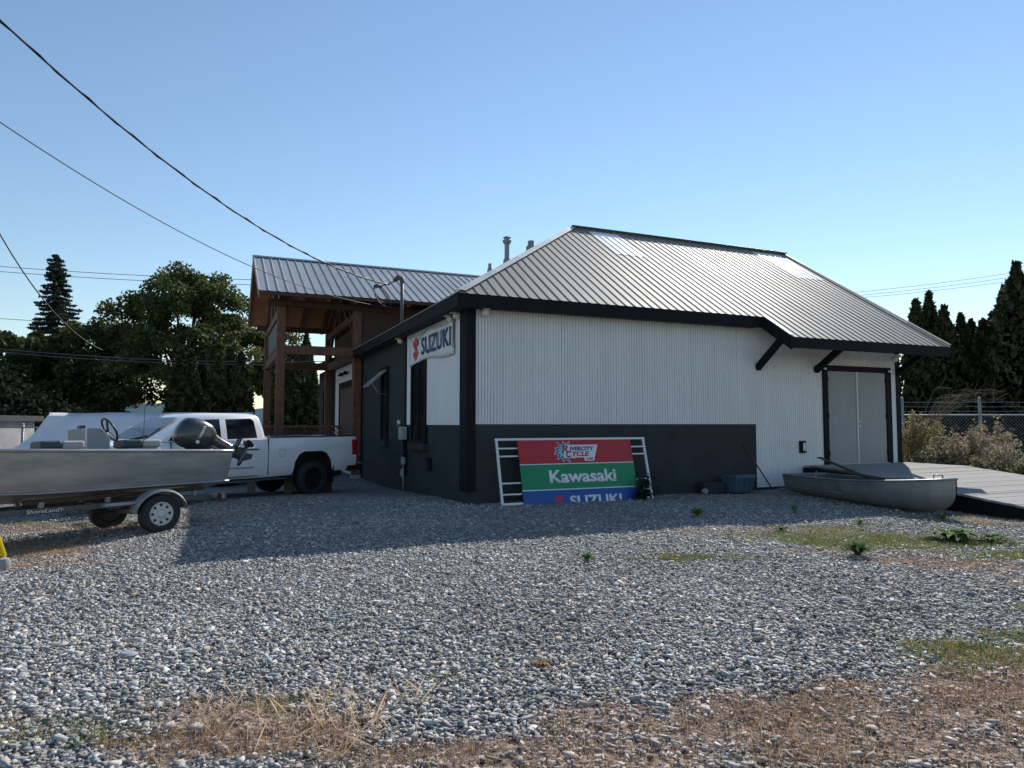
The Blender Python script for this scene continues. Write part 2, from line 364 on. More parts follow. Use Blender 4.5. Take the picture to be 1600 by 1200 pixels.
# fascia
FH=.27
def part(name,mat,fn,parent=B,**k):
    mb=MB(); fn(mb); return mb.build(name,mat,parent,**k)
part('fascia','dark_trim',lambda m:m.box(-OHS-.02,T1-.02,-OH-.02,-OH+.02,ZE-FH-.01,ZE-.012),bevel=.005)
part('fascia','dark_trim',lambda m:m.box(-OHS-.02,-OHS+.02,-OH+.022,10.95,ZE-FH-.01,ZE-.012),bevel=.005)
part('fascia','dark_trim',lambda m:m.box(T1+.022,TR,-OH2-.02,-OH2+.02,ZE2-FH,ZE2-.012),bevel=.005)
def rake(x,y0,y1,z):
    def f(m):
        m.hexa([(x-.02,y0,z(y0)-FH-.03),(x+.02,y0,z(y0)-FH-.03),(x+.02,y1,z(y1)-FH-.03),(x-.02,y1,z(y1)-FH-.03),(x-.02,y0,z(y0)-.014),(x+.02,y0,z(y0)-.014),(x+.02,y1,z(y1)-.014),(x-.02,y1,z(y1)-.014)])
    part('rake_board','dark_trim',f)
rake(T1,-OH2-.022,-OH-.0,zf); rake(TR-.022,-OH2+.022,DR,zf); rake(TR-.022,DR,be,lambda b:ZR-SLF*(b-DR))
part('soffit','soffit',lambda m:m.box(-OHS+.02,T1-.022,-OH+.022,0,ZE-FH+.02,ZE-FH+.05))
part('soffit','soffit',lambda m:m.box(-OHS+.022,0,0,10.9,ZE-FH+.02,ZE-FH+.05))
def sof2(m):
    y0,y1=-OH2+.022,0; m.hexa([(T1+.022,y0,ZE2-.12),(TR-.045,y0,ZE2-.12),(TR-.045,y1,zf(y1)-.12),(T1+.022,y1,zf(y1)-.12),(T1+.022,y0,ZE2-.09),(TR-.045,y0,ZE2-.09),(TR-.045,y1,zf(y1)-.09),(T1+.022,y1,zf(y1)-.09)])
part('soffit','soffit',sof2)
# body
ZT=ZE-FH+.02
def body(m):
    m.box(0,WR,0,8.5,-.6,ZT)
part('wall','dark_stucco',body)
part('wall','dark_stucco',lambda m:m.box(.001,8,8.5,22.5,-.8,4.1))
part('wall','white_siding',lambda m:m.prism([(0.02,ZT),(8.5,ZT),(8.5,ZT+.15),(DR,ZR-.1),(0.02,ZT+.35)],lambda y,z:(WR-.1,y,z),lambda y,z:(WR,y,z)))
part('wall','white_siding',lambda m:m.box(T1,WR-.002,.004,.1,ZT,ZT+.45))
# dark base band and plinth
part('base_band','dark_stucco',lambda m:m.box(.0,7.36,-.045,-.001,-.4,1.585),bevel=.006)
part('plinth','dark_stucco',lambda m:(m.box(-.045,-.001,-.045,10.6,-.8,.235)),bevel=.006)
# corrugated siding
PC=.0677
def corr(x0,x1,z0,z1,name='siding_panel'):
    pr_=((0,-.030),(.040,-.030),(.047,-.024),(.0525,-.008),(.058,-.008),(.0637,-.024)); xs=[(x0,-.030)]; k=math.floor(x0/PC)
    while k*PC<x1:
        for d,y in pr_:
            if x0+.0005<k*PC+d<x1-.0005: xs.append((k*PC+d,y))
        k+=1
    xs.append((x1,-.030)); n=len(xs)-1; off=random.uniform(-.002,.001); mb=MB(); vs=[]
    for x,y in xs: vs+= [(x,y+off,z0),(x,y+off,z1)]
    mb.add(vs,[(2*i,2*i+2,2*i+3,2*i+1) for i in range(n)]); return mb.build(name,'white_siding',B)
x=.06
while x<7.33:
    e=min(x+PC*10,7.36); corr(x,e,1.588,ZT+.02); x=e
x=7.362
while x<9.5:
    e=min(x+PC*10,9.575); corr(x,e,.06,ZT+.1); x=e
x=9.575
while x<12.05:
    e=min(x+PC*10,12.06); corr(x,e,3.1,ZT+.1); x=e
corr(12.06,12.27,.2,ZT+.1)
mb=MB()
for z in (3.3,2.75,2.1,1.0,.45):
    k=0; x=.1
    while x<9.5:
        if (z>1.6 or x>7.45):
            mb.box(x+.012,x+.028,-.038,-.028,z-.008,z+.008)
        x+=PC*3
o=mb.build('siding_screws','steel',B); o['kind']='stuff'
# corner post and right corner
part('corner_board','dark_trim',lambda m:(m.box(-.05,.12,-.075,-.002,.24,ZT),m.box(-.075,-.002,-.073,.36,.24,ZT)))
part('corner_board','dark_trim',lambda m:m.box(12.275,12.44,-.05,.1,.3,ZT+.1),bevel=.005)
# brackets
for a in (7.45,9.36,12.33):
    part('eave_bracket','dark_trim',lambda m:m.bar((a,-.03,2.95),(a,-.95,3.52 if a>8 else 3.66),.11,.15),bevel=.006)
# double door
part('door_frame','dark_trim',lambda m:(m.box(9.575,9.74,-.075,-.001,.55,3.1),m.box(11.86,12.055,-.075,-.001,.55,3.1),m.box(9.742,11.858,-.075,-.001,2.96,3.1)),bevel=.004)
for x0,x1,hx in ((9.75,10.775,10.70),(10.785,11.85,10.86)):
    d=part('door','door_grey',lambda m:m.box(x0,x1,-.05,-.003,.575,2.955),bevel=.004)
    if x0>10: part('door_handle','steel',lambda m:(m.box(hx-.03,hx+.03,-.062,-.052,1.5,1.68),m.tube([(hx,-.06,1.6),(hx,-.10,1.6),(hx+.09,-.10,1.6)],.012)),d)
    for z in (.8,1.75,2.7): part('hinge','dark_trim',lambda m:m.tube([(x0+.012 if x0<10 else x1-.012,-.057,z),(x0+.012 if x0<10 else x1-.012,-.057,z+.11)],.011),d)
part('astragal','strip_grey',lambda m:m.box(10.755,10.80,-.066,-.052,.575,2.955))
part('threshold','steel',lambda m:m.box(9.75,11.85,-.1,-.052,.556,.574))
for x in (9.63,11.98): part('door_light','white_plastic',lambda m:m.box(x-.04,x+.04,-.11,-.077,2.98,3.03),bevel=.008)
part('outlet_box','dark_trim',lambda m:m.box(8.74,8.92,-.09,-.02,.87,1.17),bevel=.006)
part('outlet_cover','steel',lambda m:m.box(8.80,8.90,-.115,-.092,.92,1.12),bevel=.008)
# flood lights / lamps under the eave
def lamp(x,y,z,dx,dy):
    part('lamp','white_plastic',lambda m:(m.lathe([(.03,0),(.075,.03),(.085,.1),(.07,.14),(.03,.15)],16,Matrix.Translation((x,y,z))@Matrix.Rotation(R(100),4,Vector((dy,-dx,0))))),smooth=True)
    part('lamp_box','white_plastic',lambda m:m.box(x-.06,x+.06,y-.06,y+.06,z+.02,z+.1))
lamp(.30,-.2,3.86,0,-1); lamp(-.16,.55,3.88,-1,0); lamp(-.16,.95,3.86,-1,0); lamp(-.2,5.2,3.86,-1,0)
lamp(12.1,-.25,3.35,0,-1)
# side wall: white boards around the window
WB=[(.365,1.2,1.57,ZT),(1.205,2.1,1.57,ZT),(2.105,2.93,1.57,ZT),(2.935,4.32,3.2,ZT),(4.325,4.83,1.57,ZT)]
for y0,y1,z0,z1 in WB: part('wall_board','white_board',lambda m:m.box(-.03,-.001,y0,y1,z0,z1),bevel=.002)
part('trim_strip','dark_trim',lambda m:m.box(-.06,-.001,4.835,5.0,.24,ZT))
def window(y0,y1,z0,z1,mull=True):
    f=part('window','dark_trim',lambda m:(m.box(-.07,-.002,y0,y0+.1,z0,z1),m.box(-.07,-.002,y1-.1,y1,z0,z1),m.box(-.07,-.002,y0+.102,y1-.102,z1-.1,z1),m.box(-.07,-.002,y0+.102,y1-.102,z0,z0+.08)))
    part('pane','glass_dark',lambda m:m.box(-.03,-.012,y0+.101,y1-.101,z0+.081,z1-.101),f)
    if mull: part('mullion','dark_trim',lambda m:m.box(-.06,-.032,(y0+y1)/2-.03,(y0+y1)/2+.03,z0+.08,z1-.1),f)
    part('sill','dark_stucco',lambda m:m.box(-.13,-.002,y0-.06,y1+.06,z0-.16,z0-.003),f,bevel=.006)
    return f
window(2.94,4.31,1.12,3.19)
f=window(7.05,7.9,1.1,3.3,False)
part('awning_sash','concrete',lambda m:m.hexa([(-.62,7.08,2.72),(-.60,7.08,2.69),(-.60,7.87,2.69),(-.62,7.87,2.72),(-.09,7.08,3.2),(-.07,7.08,3.17),(-.07,7.87,3.17),(-.09,7.87,3.2)]),f)
part('stay_arm','steel',lambda m:m.tube([(-.07,7.1,2.45),(-.3,7.1,2.5),(-.5,7.1,2.8)],.012,6),f)
# meter, conduit, vent
part('meter_box','grey_plastic',lambda m:m.box(-.2,-.062,4.65,5.05,1.18,1.52),bevel=.01)
part('meter_dial','steel',lambda m:m.lathe([(.09,0),(.1,.03),(.085,.1),(.03,.11)],16,Matrix.Translation((-.002,5.55,1.62))@Matrix.Rotation(R(-90),4,'Y')),smooth=True)
part('conduit','cable',lambda m:m.tube([(-.1,4.9,1.2),(-.1,4.92,.95),(-.11,4.8,.8),(-.09,4.86,.72)],.03,8),smooth=True)
part('junction_box','grey_plastic',lambda m:m.box(-.14,-.062,4.8,4.98,.52,.72),bevel=.008)
part('conduit','galv',lambda m:m.tube([(-.09,4.9,.53),(-.09,4.9,-.3)],.022,8),smooth=True)
part('tap_cover','grey_plastic',lambda m:m.lathe([(.11,0),(.12,.03),(.09,.06)],12,Matrix.Translation((-.05,5.1,.28))@Matrix.Rotation(R(-90),4,'Y')))
part('wall_vent','dark_trim',lambda m:(m.box(-.06,-.002,2.55,2.85,.5,.78),m.box(-.09,-.06,2.53,2.87,.76,.8)))
# service mast
part('service_mast','frame_dark',lambda m:m.tube([(-.12,5.1,4.1),(-.12,5.1,5.42)],.045,10),smooth=True)
part('weatherhead','frame_dark',lambda m:m.tube([(-.12,5.1,5.40),(-.12,5.12,5.53),(-.2,5.2,5.58),(-.3,5.3,5.5)],[.05,.075,.075,.05],10),smooth=True)
for k in range(3):
    part('service_loop','cable',lambda m:m.tube([(-.28,5.3,5.48)]+[(-.55-.26*math.cos(t*.55)*(1-.15*k),5.55+.12*k+.1*math.sin(t*.3),5.12+.06*k+.30*math.sin(t*.55+.6)*(1-.2*k)) for t in range(12)],.013,6),smooth=True)
# roof pipes
def pipe(a,b,h,r,cap):
    z=zl(a)-.1
    p=part('vent_pipe','galv',lambda m:m.lathe([(r*1.7,z),(r*1.5,z+.22),(r,z+.28),(r,z+h)],14,Matrix.Translation((a,b,0))),auto=40)
    if cap: part('rain_cap','galv',lambda m:m.lathe([(r*1.05,z+h-.1),(r*1.8,z+h-.02),(r*1.8,z+h+.02),(r*1.2,z+h+.05),(r*1.2,z+h+.09),(r*1.7,z+h+.11),(.02,z+h+.17)],14,Matrix.Translation((a,b,0))),p,auto=40)
pipe(3.35,6.0,.80,.075,True); pipe(4.25,6.2,.40,.10,False); pipe(2.75,5.9,.40,.05,False)
# rear part beyond the porch
def rear(m):
    y0,y1=19.5,23.2; m.add([(-.8,y0,4.0),(-.8,y1,4.0),(6,y1,7.2),(6,y0,7.2),(-.8,y0,4.2),(-.8,y1,4.2),(6,y1,7.4),(6,y0,7.4)],[(3,2,1,0),(4,5,6,7),(0,1,5,4),(1,2,6,5),(2,3,7,6),(3,0,4,7)])
part('rear_roof','dark_trim',rear)
window(19.6,20.6,.9,3.2,False)
# entrance under the porch
part('entrance_panel','white_board',lambda m:m.box(-.03,-.001,11.6,17.0,-.3,3.9))
ef=part('entrance_frame','dark_trim',lambda m:(m.box(-.08,-.031,12.35,12.55,-.25,3.25),m.box(-.08,-.031,15.6,15.8,-.25,3.25),m.box(-.08,-.031,12.552,15.598,3.0,3.25)))
for k in range(4):
    part('entrance_door','door_wood',lambda m:m.box(-.06,-.032,12.56+k*.76,13.31+k*.76,-.2,2.99),bevel=.01)
for y in (13.6,14.6): part('wall_lamp','dark_trim',lambda m:(m.box(-.2,-.03,y-.04,y+.04,3.55,3.6),m.lathe([(.03,0),(.12,-.12),(.11,-.14)],12,Matrix.Translation((-.2,y,3.62)))))
# ------------------------------------------------------------------ porch
PO=empty('timber_porch',(BC[0],BC[1],0),TH,'tall brown timber-frame entrance porch with grey ribbed metal gable roof','porch')
PP=2.75; B1,B2=11.2,18.0; BM=14.6; PZE,PZR=5.9,7.98; PL=-3.5; PE0,PE1=10.2,19.0
psl=(PZR-PZE)/(BM-PE0)
zp=lambda b: PZR-psl*abs(b-BM)
for b in (B1,B2):
    for a in (-PP,-.2):
        z0=float(gz(*W(a,b)[:2]))-.05
        part('post','timber',lambda m:m.box(a-.14,a+.14,b-.14,b+.14,z0,5.55),PO,bevel=.012)
        part('post_shoe','steel',lambda m:m.box(a-.155,a+.155,b-.155,b+.155,z0,z0+.18),PO)
def beam(p,q,wd=.2,ht=.3,mat='timber',name='beam'): return part(name,mat,lambda m:m.bar(p,q,wd,ht),PO,bevel=.01)
for b in (B1,B2):
    beam((-PP+.142,b,4.1),(-.342,b,4.1)); beam((-PP-.45,b,5.68),(3.0,b,5.68),.20,.22,'timber_board','plate')  # plates take the darker board colour to stand in for eave shadow
for a in (-PP,-.2):
    beam((a,B1+.142,4.05),(a,B2-.142,4.05),.18,.3); beam((a,B1+.142,5.4),(a,B2-.142,5.4),.18,.26)
    beam((a,BM,5.53),(a,BM,7.6),.2,.2,name='king_post')
    for s,b in ((1,B1),(-1,B2)):
        beam((a,b+s*.15,4.25),(a,b+s*1.15,5.28),.13,.16,name='brace')
        beam((a,b,5.82),(a,BM-s*.1,7.55),.16,.22,name='rafter')
    beam((a,BM-1.5,5.5),(a,BM-.1,6.6),.13,.16,name='brace'); beam((a,BM+1.5,5.5),(a,BM+.1,6.6),.13,.16,name='brace')
beam((PL+.1,BM,PZR-.32),(3,BM,PZR-.32),.2,.28,name='ridge_beam')
# infill boards over the entrance and the wall above the main eave
for k in range(16):
    y0=B1+.2+k*.42
    top=zp(y0+.2)-.25
    if y0+.4<B2-.1: part('gable_board','timber_board',lambda m:m.hexa([(.0,y0,4.12),(.06,y0,4.12),(.06,y0+.41,4.12),(.0,y0+.41,4.12),(.0,y0,zp(y0)-.3),(.06,y0,zp(y0)-.3),(.06,y0+.41,zp(y0+.41)-.3),(.0,y0+.41,zp(y0+.41)-.3)]),PO)
for k in range(14):
    part('wall_plank','timber_board',lambda m:m.box(-.05,5.0,B1-.06+.004*(k%2),B1-.01,4.0+k*.135,4.0+k*.135+.131),PO)
# hanging carved panel in the gable opening
part('gable_sign','sign_art',lambda m:m.box(-PP-.05,-PP+.05,B1+1.25,B2-1.25,4.3,5.2),PO,bevel=.01)
# ceiling boards and overhang
for s in (0,1):
    f0,f1=(PE0,BM) if s==0 else (BM,PE1); n=15
    for k in range(n):
        y0=f0+(f1-f0)*k/n; y1=f0+(f1-f0)*(k+1)/n-.006
        part('ceiling_board','timber_light',lambda m:m.hexa([(PL,y0,zp(y0)-.06),(4.8,y0,zp(y0)-.06),(4.8,y1,zp(y1)-.06),(PL,y1,zp(y1)-.06),(PL,y0,zp(y0)-.03),(4.8,y0,zp(y0)-.03),(4.8,y1,zp(y1)-.03),(PL,y1,zp(y1)-.03)]),PO)
    for k in range(7):
        x=-2.2+k*.9
        part('ceiling_rafter','timber',lambda m:m.bar((x,f0+.05,zp(f0+.05)-.16),(x,f1,zp(f1)-.16),.12,.18),PO)
    def bb(m):
        m.hexa([(PL-.04,f0,zp(f0)-.26),(PL,f0,zp(f0)-.26),(PL,f1,zp(f1)-.26),(PL-.04,f1,zp(f1)-.26),(PL-.04,f0,zp(f0)-.01),(PL,f0,zp(f0)-.01),(PL,f1,zp(f1)-.01),(PL-.04,f1,zp(f1)-.01)])
    part('barge_board','timber_light',bb,PO)
part('fascia','timber_board',lambda m:m.box(PL,4.8,PE0-.04,PE0,PZE-.14,PZE-.02),PO)
np_=Vector((0,-psl,1)).normalized(); nq=Vector((0,psl,1)).normalized(); Pp=lambda t,b: Vector((t,b,zp(b)+.005))
q=PL-.06
while q<8:
    e=q+.9; ribbed('roof_panel',q,e-.002,lambda t:PE0-.07,lambda t:BM,Pp,np_,'porch_metal',PO,pitch=.3,h=.028,phase=PL-.03)
    ribbed('roof_panel',q,e-.002,lambda t:BM,lambda t:PE1+.07,Pp,nq,'porch_metal',PO,pitch=.3,h=.028,phase=PL-.03); q=e
part('ridge_cap','dark_cap',lambda m:m.prism([(-.2,-.075),(0,.02),(.2,-.075),(.2,-.06),(0,.04),(-.2,-.06)],lambda y,z:(PL-.07,BM+y,PZR+.02+z),lambda y,z:(8,BM+y,PZR+.02+z)),PO)
# upper wing body the porch roof runs into
part('upper_wall','timber_board',lambda m:m.prism([(B1,3.9),(B2,3.9),(B2,zp(B2)-.2),(BM,PZR-.2),(B1,zp(B1)-.2)],lambda y,z:(.07,y,z),lambda y,z:(8,y,z)),PO)
# ------------------------------------------------------------------ lettering
def text(s,name,mat,parent,mtx,width=None,height=None,bold=.0,shear=0,depth=.004,spacing=1.0,clip=None):
    cu=bpy.data.curves.new('txt','FONT'); cu.body=s; cu.size=1; cu.offset=bold; cu.extrude=0; cu.shear=shear; cu.space_character=spacing; cu.resolution_u=4
    o=bpy.data.objects.new('txt',cu); COL.objects.link(o); bpy.context.view_layer.update()
    dg=bpy.context.evaluated_depsgraph_get(); me=bpy.data.meshes.new_from_object(o.evaluated_get(dg)); bpy.data.objects.remove(o)
    n=len(me.vertices); c=np.empty(n*3,np.float32); me.vertices.foreach_get('co',c); c=c.reshape(-1,3)
    mn=c.min(0); mx=c.max(0); sx=width/(mx[0]-mn[0]); sy=(height/(mx[1]-mn[1])) if height else sx
    c[:,0]=(c[:,0]-(mn[0]+mx[0])/2)*sx; c[:,1]=(c[:,1]-(mn[1]+mx[1])/2)*sy; c[:,2]=0
    me.vertices.foreach_set('co',c.ravel()); me.update(); me.name=name; me.materials.clear()
    o=obj_from(name,me,mat,parent); o.matrix_local=mtx
    sm=o.modifiers.new('s','SOLIDIFY'); sm.thickness=depth; sm.offset=1
    return o
def plate(name,mat,poly,parent,mtx,t=.003):
    o=MB().prism(poly,lambda x,y:(x,y,0),lambda x,y:(x,y,t)).build(name,mat,parent); o.matrix_local=mtx; return o
def Smark(w,h):
    P=[(0,.5),(.46,.2),(.24,.06),(-.02,.22),(-.1,.17),(.5,-.2),(0,-.5),(-.46,-.2),(-.24,-.06),(.02,-.22),(.1,-.17),(-.5,.2)]
    return [(x*w,y*h) for x,y in P]
# ------------------------------------------------------------------ wall banner
def banner():
    e=empty('wall_banner',W(-.06,2.6,3.5),TH,'white vinyl banner with red emblem and blue SUZUKI lettering on the side wall','banner')
    # local: y along side wall (b-2.6), z up; faces -x
    n=28; m=8; V=[];y0,y1=-1.84,1.84
    def bot(y): q=(y+1.84)/3.68; return -.42-.02*math.sin(q*9)+.10*math.sin(q*math.pi)*q
    def top(y): q=(y+1.84)/3.68; return .36-.05*abs(math.sin(q*math.pi*2))
    def surf(y,z): return -.012-.018*(math.sin(y*3.1+z*5)+1)*.5-.01*math.sin(y*9+z*7)*.5
    for i in range(n+1):
        y=y0+(y1-y0)*i/n
        for j in range(m+1):
            z=bot(y)+(top(y)-bot(y))*j/m; V.append((surf(y,z),y,z))
    F=[(i*(m+1)+j,i*(m+1)+j+1,(i+1)*(m+1)+j+1,(i+1)*(m+1)+j) for i in range(n) for j in range(m)]
    o=MB().add(V,F).build('banner_sheet','vinyl',e,smooth=True); s=o.modifiers.new('s','SOLIDIFY'); s.thickness=.004
    # frame for text: x' = -local y (left is +y), y'=z, z'=-x
    mt=Matrix(((0,0,-1,0),(-1,0,0,0),(0,1,0,0),(0,0,0,1)))
    def at(y,z,x=-.045): 
        k=mt.copy(); k.translation=(x,y,z); return k
    text('SUZUKI','lettering','letter_blue',e,at(-.56,-.02),2.3,.42,bold=.014,depth=.003,spacing=1.1)
    plate('emblem','letter_red',Smark(.52,.62),e,at(1.12,-.03))
    for y in (-1.75,-.6,.6,1.75):
        part('eyelet','steel',lambda m:m.lathe([(.025,0),(.03,.004),(.02,.006)],10,Matrix.Translation((-.035,y,.30))@Matrix.Rotation(R(-90),4,'Y')),e)
    part('rope','cable',lambda m:m.tube([(-.02,1.7,.33),(-.03,1.4,.16),(-.03,1.1,.12),(-.03,.6,.24),(-.03,.2,.34)],.007,5),e)
    part('rope','cable',lambda m:m.tube([(-.035,-1.83,.42),(-.035,-1.83,-.3)],.006,5),e)
banner()
# ------------------------------------------------------------------ leaning sign
def leaning_sign():
    e=empty('leaning_sign',W(2.2,-.62,0),TH,'shop sign in white frame with red, green and blue bands leaning on the dark wall','sign')
    L=Vector((0,.33,1.24)); L=L/1.24   # per metre of height, leaning back
    up=L.normalized(); nrm=Vector((0,-up.z,up.y))
    def P(x,h,o=0): return Vector((x,0,0))+up*h+nrm*o
    fr=[(-1.74,-.02,-1.78,1.29),(1.72,-.05,1.76,1.29)]
    def fb(p,q,w=.045,name='frame_bar'): return part(name,'sign_white',lambda m:m.bar(p,q,w,.045,up=nrm),e,bevel=.004)
    fb(P(-1.72,0),P(-1.72,1.30)); fb(P(1.74,-.02),P(1.74,1.30)); fb(P(-1.75,1.322),P(1.77,1.322)); fb(P(-1.70,.03),P(1.70,.03),name='frame_bar')
    for h in (.22,.44,.98,1.14):
        fb(P(-1.695,h,-.01),P(-1.285,h,-.01),.03); fb(P(1.385,h,-.01),P(1.715,h,-.01),.03)
    mt=Matrix((( 1,up.x,nrm.x,0),(0,up.y,nrm.y,0),(0,up.z,nrm.z,0),(0,0,0,1)))
    def at(x,h,o=.03):
        k=mt.copy(); k.translation=P(x,h,o); return k
    for mat,h0,h1 in (('red_panel',.805,1.295),('green_panel',.285,.785),('blue_panel',-.24,.262)):
        o=MB().box(-1.28,1.38,h0,h1,0,.02).build('sign_panel',mat,e); o.matrix_local=at(0,0,.022)
    for h0,h1 in ((.263,.284),(.786,.804)):
        o=MB().box(-1.28,1.38,h0,h1,0,.024).build('divider_strip','sign_white',e); o.matrix_local=at(0,0,.022)
    text('Kawasaki','lettering','letter_white',e,at(.12,.535,.044),1.56,.27,bold=.03)
    # lower wording sits half below the gravel
    text('SUZUKI','lettering','letter_white',e,at(.35,.03,.044),1.22,.22,bold=.03)
    plate('emblem','letter_red',Smark(.26,.30),e,at(-.50,.02,.044))
    # burst badge with the shop name
    rnd=random.Random(3); poly=[]
    for k in range(22):
        t=2*math.pi*k/22+.2; r=(1.0 if k%2 else .62)*(.9+.25*rnd.random())
        poly.append((-.30+.235*r*math.cos(t),.0+.215*r*math.sin(t)))
    def grow(p,s): 
        cx=sum(q[0] for q in p)/len(p); cy=sum(q[1] for q in p)/len(p); return [(cx+(x-cx)*s,cy+(y-cy)*s) for x,y in p]
    c=at(.06,1.05,.044)
    def lay(o): k=c.copy(); k.translation=P(.06,1.05,.044+o); return k
    plate('badge','sign_white',grow(poly,1.12),e,lay(0)); plate('badge','letter_navy',grow(poly,1.0),e,lay(.004)); plate('badge','letter_cyan',grow(poly,.82),e,lay(.008))
    bar=[(-.28,.12),(.46,.12),(.36,-.14),(.34,-.2),(.14,-.2),(.12,-.13),(-.3,-.13)]
    plate('badge','sign_white',grow(bar,1.08),e,lay(.010)); 
    def tx(s,x,h,wd,ht,mat,sh=.25): 
        k=c.copy(); k.translation=P(.06+x,1.05+h,.060); text(s,'lettering',mat,e,k,wd,ht,bold=.03,shear=sh,depth=.003)
    tx('R',-.30,.05,.15,.15,'letter_red'); tx('IVERCITY',.10,.055,.58,.085,'letter_navy'); tx('C',-.22,-.06,.13,.13,'letter_red'); tx('YCLE',.06,-.055,.40,.10,'letter_red'); tx('.COM',.25,-.165,.16,.04,'letter_blue')
leaning_sign()
# ------------------------------------------------------------------ pickup truck
def wheel(parent,c,r,wd,ri,rimmat,kind,side=1,tyre='tyre'):
    """c centre, axis y; side=+1 outer face at +y"""
    m=Matrix.Translation(c)@Matrix.Rotation(R(-90)*side,4,'X')
    h=wd/2
    t=MB().lathe([(ri,-h*.75),(ri+.02,-h),(r-.07,-h),(r-.018,-h*.86),(r,-h*.6),(r,h*.6),(r-.018,h*.86),(r-.07,h),(ri+.02,h),(ri,h*.75)],40,m,cap=False).build('tyre',tyre,parent,auto=35)
    mb=MB(); mb.lathe([(ri,-h*.7),(ri+.004,h*.72),(ri-.012,h*.8),(ri-.02,h*.72),(ri-.03,h*.55),(ri*.6,h*.5),(ri*.5,h*.56),(.07,h*.58),(.055,h*.8),(.03,h*.85)],32,m); o=mb.build('rim',rimmat,t,auto=35)
    mb=MB()
    if kind=='spoke':
        for k in range(8):
            a=2*math.pi*k/8; d=Vector((math.cos(a),math.sin(a),0)); n=Vector((-d.y,d.x,0))
            p=[d*.06-n*.03+Vector((0,0,h*.42)),d*.06+n*.03+Vector((0,0,h*.42)),d*(ri-.02)+n*.045+Vector((0,0,h*.55)),d*(ri-.02)-n*.045+Vector((0,0,h*.55))]
            q=[x+Vector((0,0,.035)) for x in p]; MB().hexa([m@x for x in p+q]).build('spoke',rimmat,t)
    else:
        for k in range(8):
            a=2*math.pi*k/8; MB().lathe([(.021,0),(.021,.006)],10,m@Matrix.Translation((math.cos(a)*ri*.72,math.sin(a)*ri*.72,h*.53))).build('rim_hole','gap_dark',t)
        for k in range(5):
            a=2*math.pi*k/5+.3; MB().lathe([(.013,0),(.013,.03),(.006,.035)],6,m@Matrix.Translation((math.cos(a)*ri*.42,math.sin(a)*ri*.42,h*.57))).build('lug_nut','chrome',t)
    return t
def truck():
    f=Vector((-.622,-.783)); near=Vector((.783,-.622)); rc=Vector((-4.88,16.8)); c=rc-near*.97
    z0=float(gz(c.x,c.y))-.02
    e=empty('pickup_truck',(c.x,c.y,z0),math.atan2(f.y,f.x),'white crew-cab pickup truck parked by the porch behind the boat','truck')
    WB_=4.2; RX=-1.32; NX=5.15; LIFT=.06
    def ring(x,prof): return [(x,-y,z+LIFT) for y,z in prof]+[(x,y,z+LIFT) for y,z in reversed(prof)]
    # lower body
    def pr(wd,zb,zt,crown=0,tum=.0):
        return [(wd*.93,zb),(wd*.985,zb+.10),(wd,zb+.32),(wd*1.0,(zb+zt)*.5+.12),(wd*.985,zt-.10),(wd*.95,zt-.025),(wd*.90,zt+.0),(.02,zt+crown)]
    st=[(RX,pr(.985,.56,1.38)),(RX+.04,pr(1.0,.54,1.39)),(1.22,pr(1.0,.47,1.38)),(1.24,pr(1.0,.47,1.36)),(3.85,pr(1.0,.47,1.34)),(3.95,pr(1.0,.48,1.34,.03)),(4.75,pr(.985,.5,1.28,.05)),(4.98,pr(.95,.52,1.22,.04)),(NX-.05,pr(.88,.55,1.10,.03)),(NX,pr(.84,.6,1.02,.0))]
    body=MB().loft([ring(x,p) for x,p in st]).build('body','truck_white',e,fix=True)
    def arch(x,r): return [(x-r-.03,-.1),(x-r-.0,.62),(x-r*.93,.86),(x-r*.72,1.03),(x-r*.45,1.095),(x+r*.45,1.095),(x+r*.72,1.03),(x+r*.93,.86),(x+r+.0,.62),(x+r+.03,-.1)]
    cut=MB()
    for x,r in ((0,.56),(WB_,.53)):
        for s in (1,-1):
            # squarish arch
            poly=arch(x,r)
            cut.prism(poly[::-1],lambda px,pz:(px,s*.62,pz),lambda px,pz:(px,s*1.3,pz)) if s>0 else cut.prism(poly,lambda px,pz:(px,s*.62,pz),lambda px,pz:(px,s*1.3,pz))
    import bmesh
    boolean(body,cut)
    bc=MB().box(RX+.08,1.14,-.82,.82,.92,1.9); boolean(body,bc)
    body.data.polygons.foreach_set('use_smooth',[True]*len(body.data.polygons)); body.data.set_sharp_from_angle(angle=R(28))
    part('bed_liner','black_plastic',lambda m:m.box(RX+.081,1.139,-.819,.819,.90,.93),e)
    part('bed_rail_cap','black_plastic',lambda m:(m.box(RX+.02,1.16,.80,.93,1.385+LIFT,1.41+LIFT),m.box(RX+.02,1.16,-.93,-.80,1.385+LIFT,1.41+LIFT)),e,bevel=.01)
    # cab: sections along z
    def sec(z,xb,xf,wd,rb=.06): 
        return [(xb,-wd*.93,z),(xb+.10,-wd,z),(xf-.30,-wd,z),(xf-.07,-wd*.86,z),(xf,-wd*.4,z),(xf,wd*.4,z),(xf-.07,wd*.86,z),(xf-.30,wd,z),(xb+.10,wd,z),(xb,wd*.93,z)]
    zb=1.33+LIFT
    secs=[sec(zb,1.26,3.98,.97),sec(zb+.28,1.30,3.52,.90),sec(zb+.50,1.36,3.12,.83),sec(zb+.57,1.42,2.98,.79),sec(zb+.605,1.55,2.80,.70),sec(zb+.615,1.8,2.5,.4)]
    cab=MB().loft(secs).build('cab','truck_white',e,fix=True); cab.data.polygons.foreach_set('use_smooth',[True]*len(cab.data.polygons)); cab.data.set_sharp_from_angle(angle=R(40))
    def wid(z):
        q=z-zb
        for a,b in (((0,.97),(.28,.90)),((.28,.90),(.50,.83)),((.50,.83),(.57,.79))):
            if q<=b[0]: return a[1]+(b[1]-a[1])*(q-a[0])/(b[0]-a[0])
        return .79
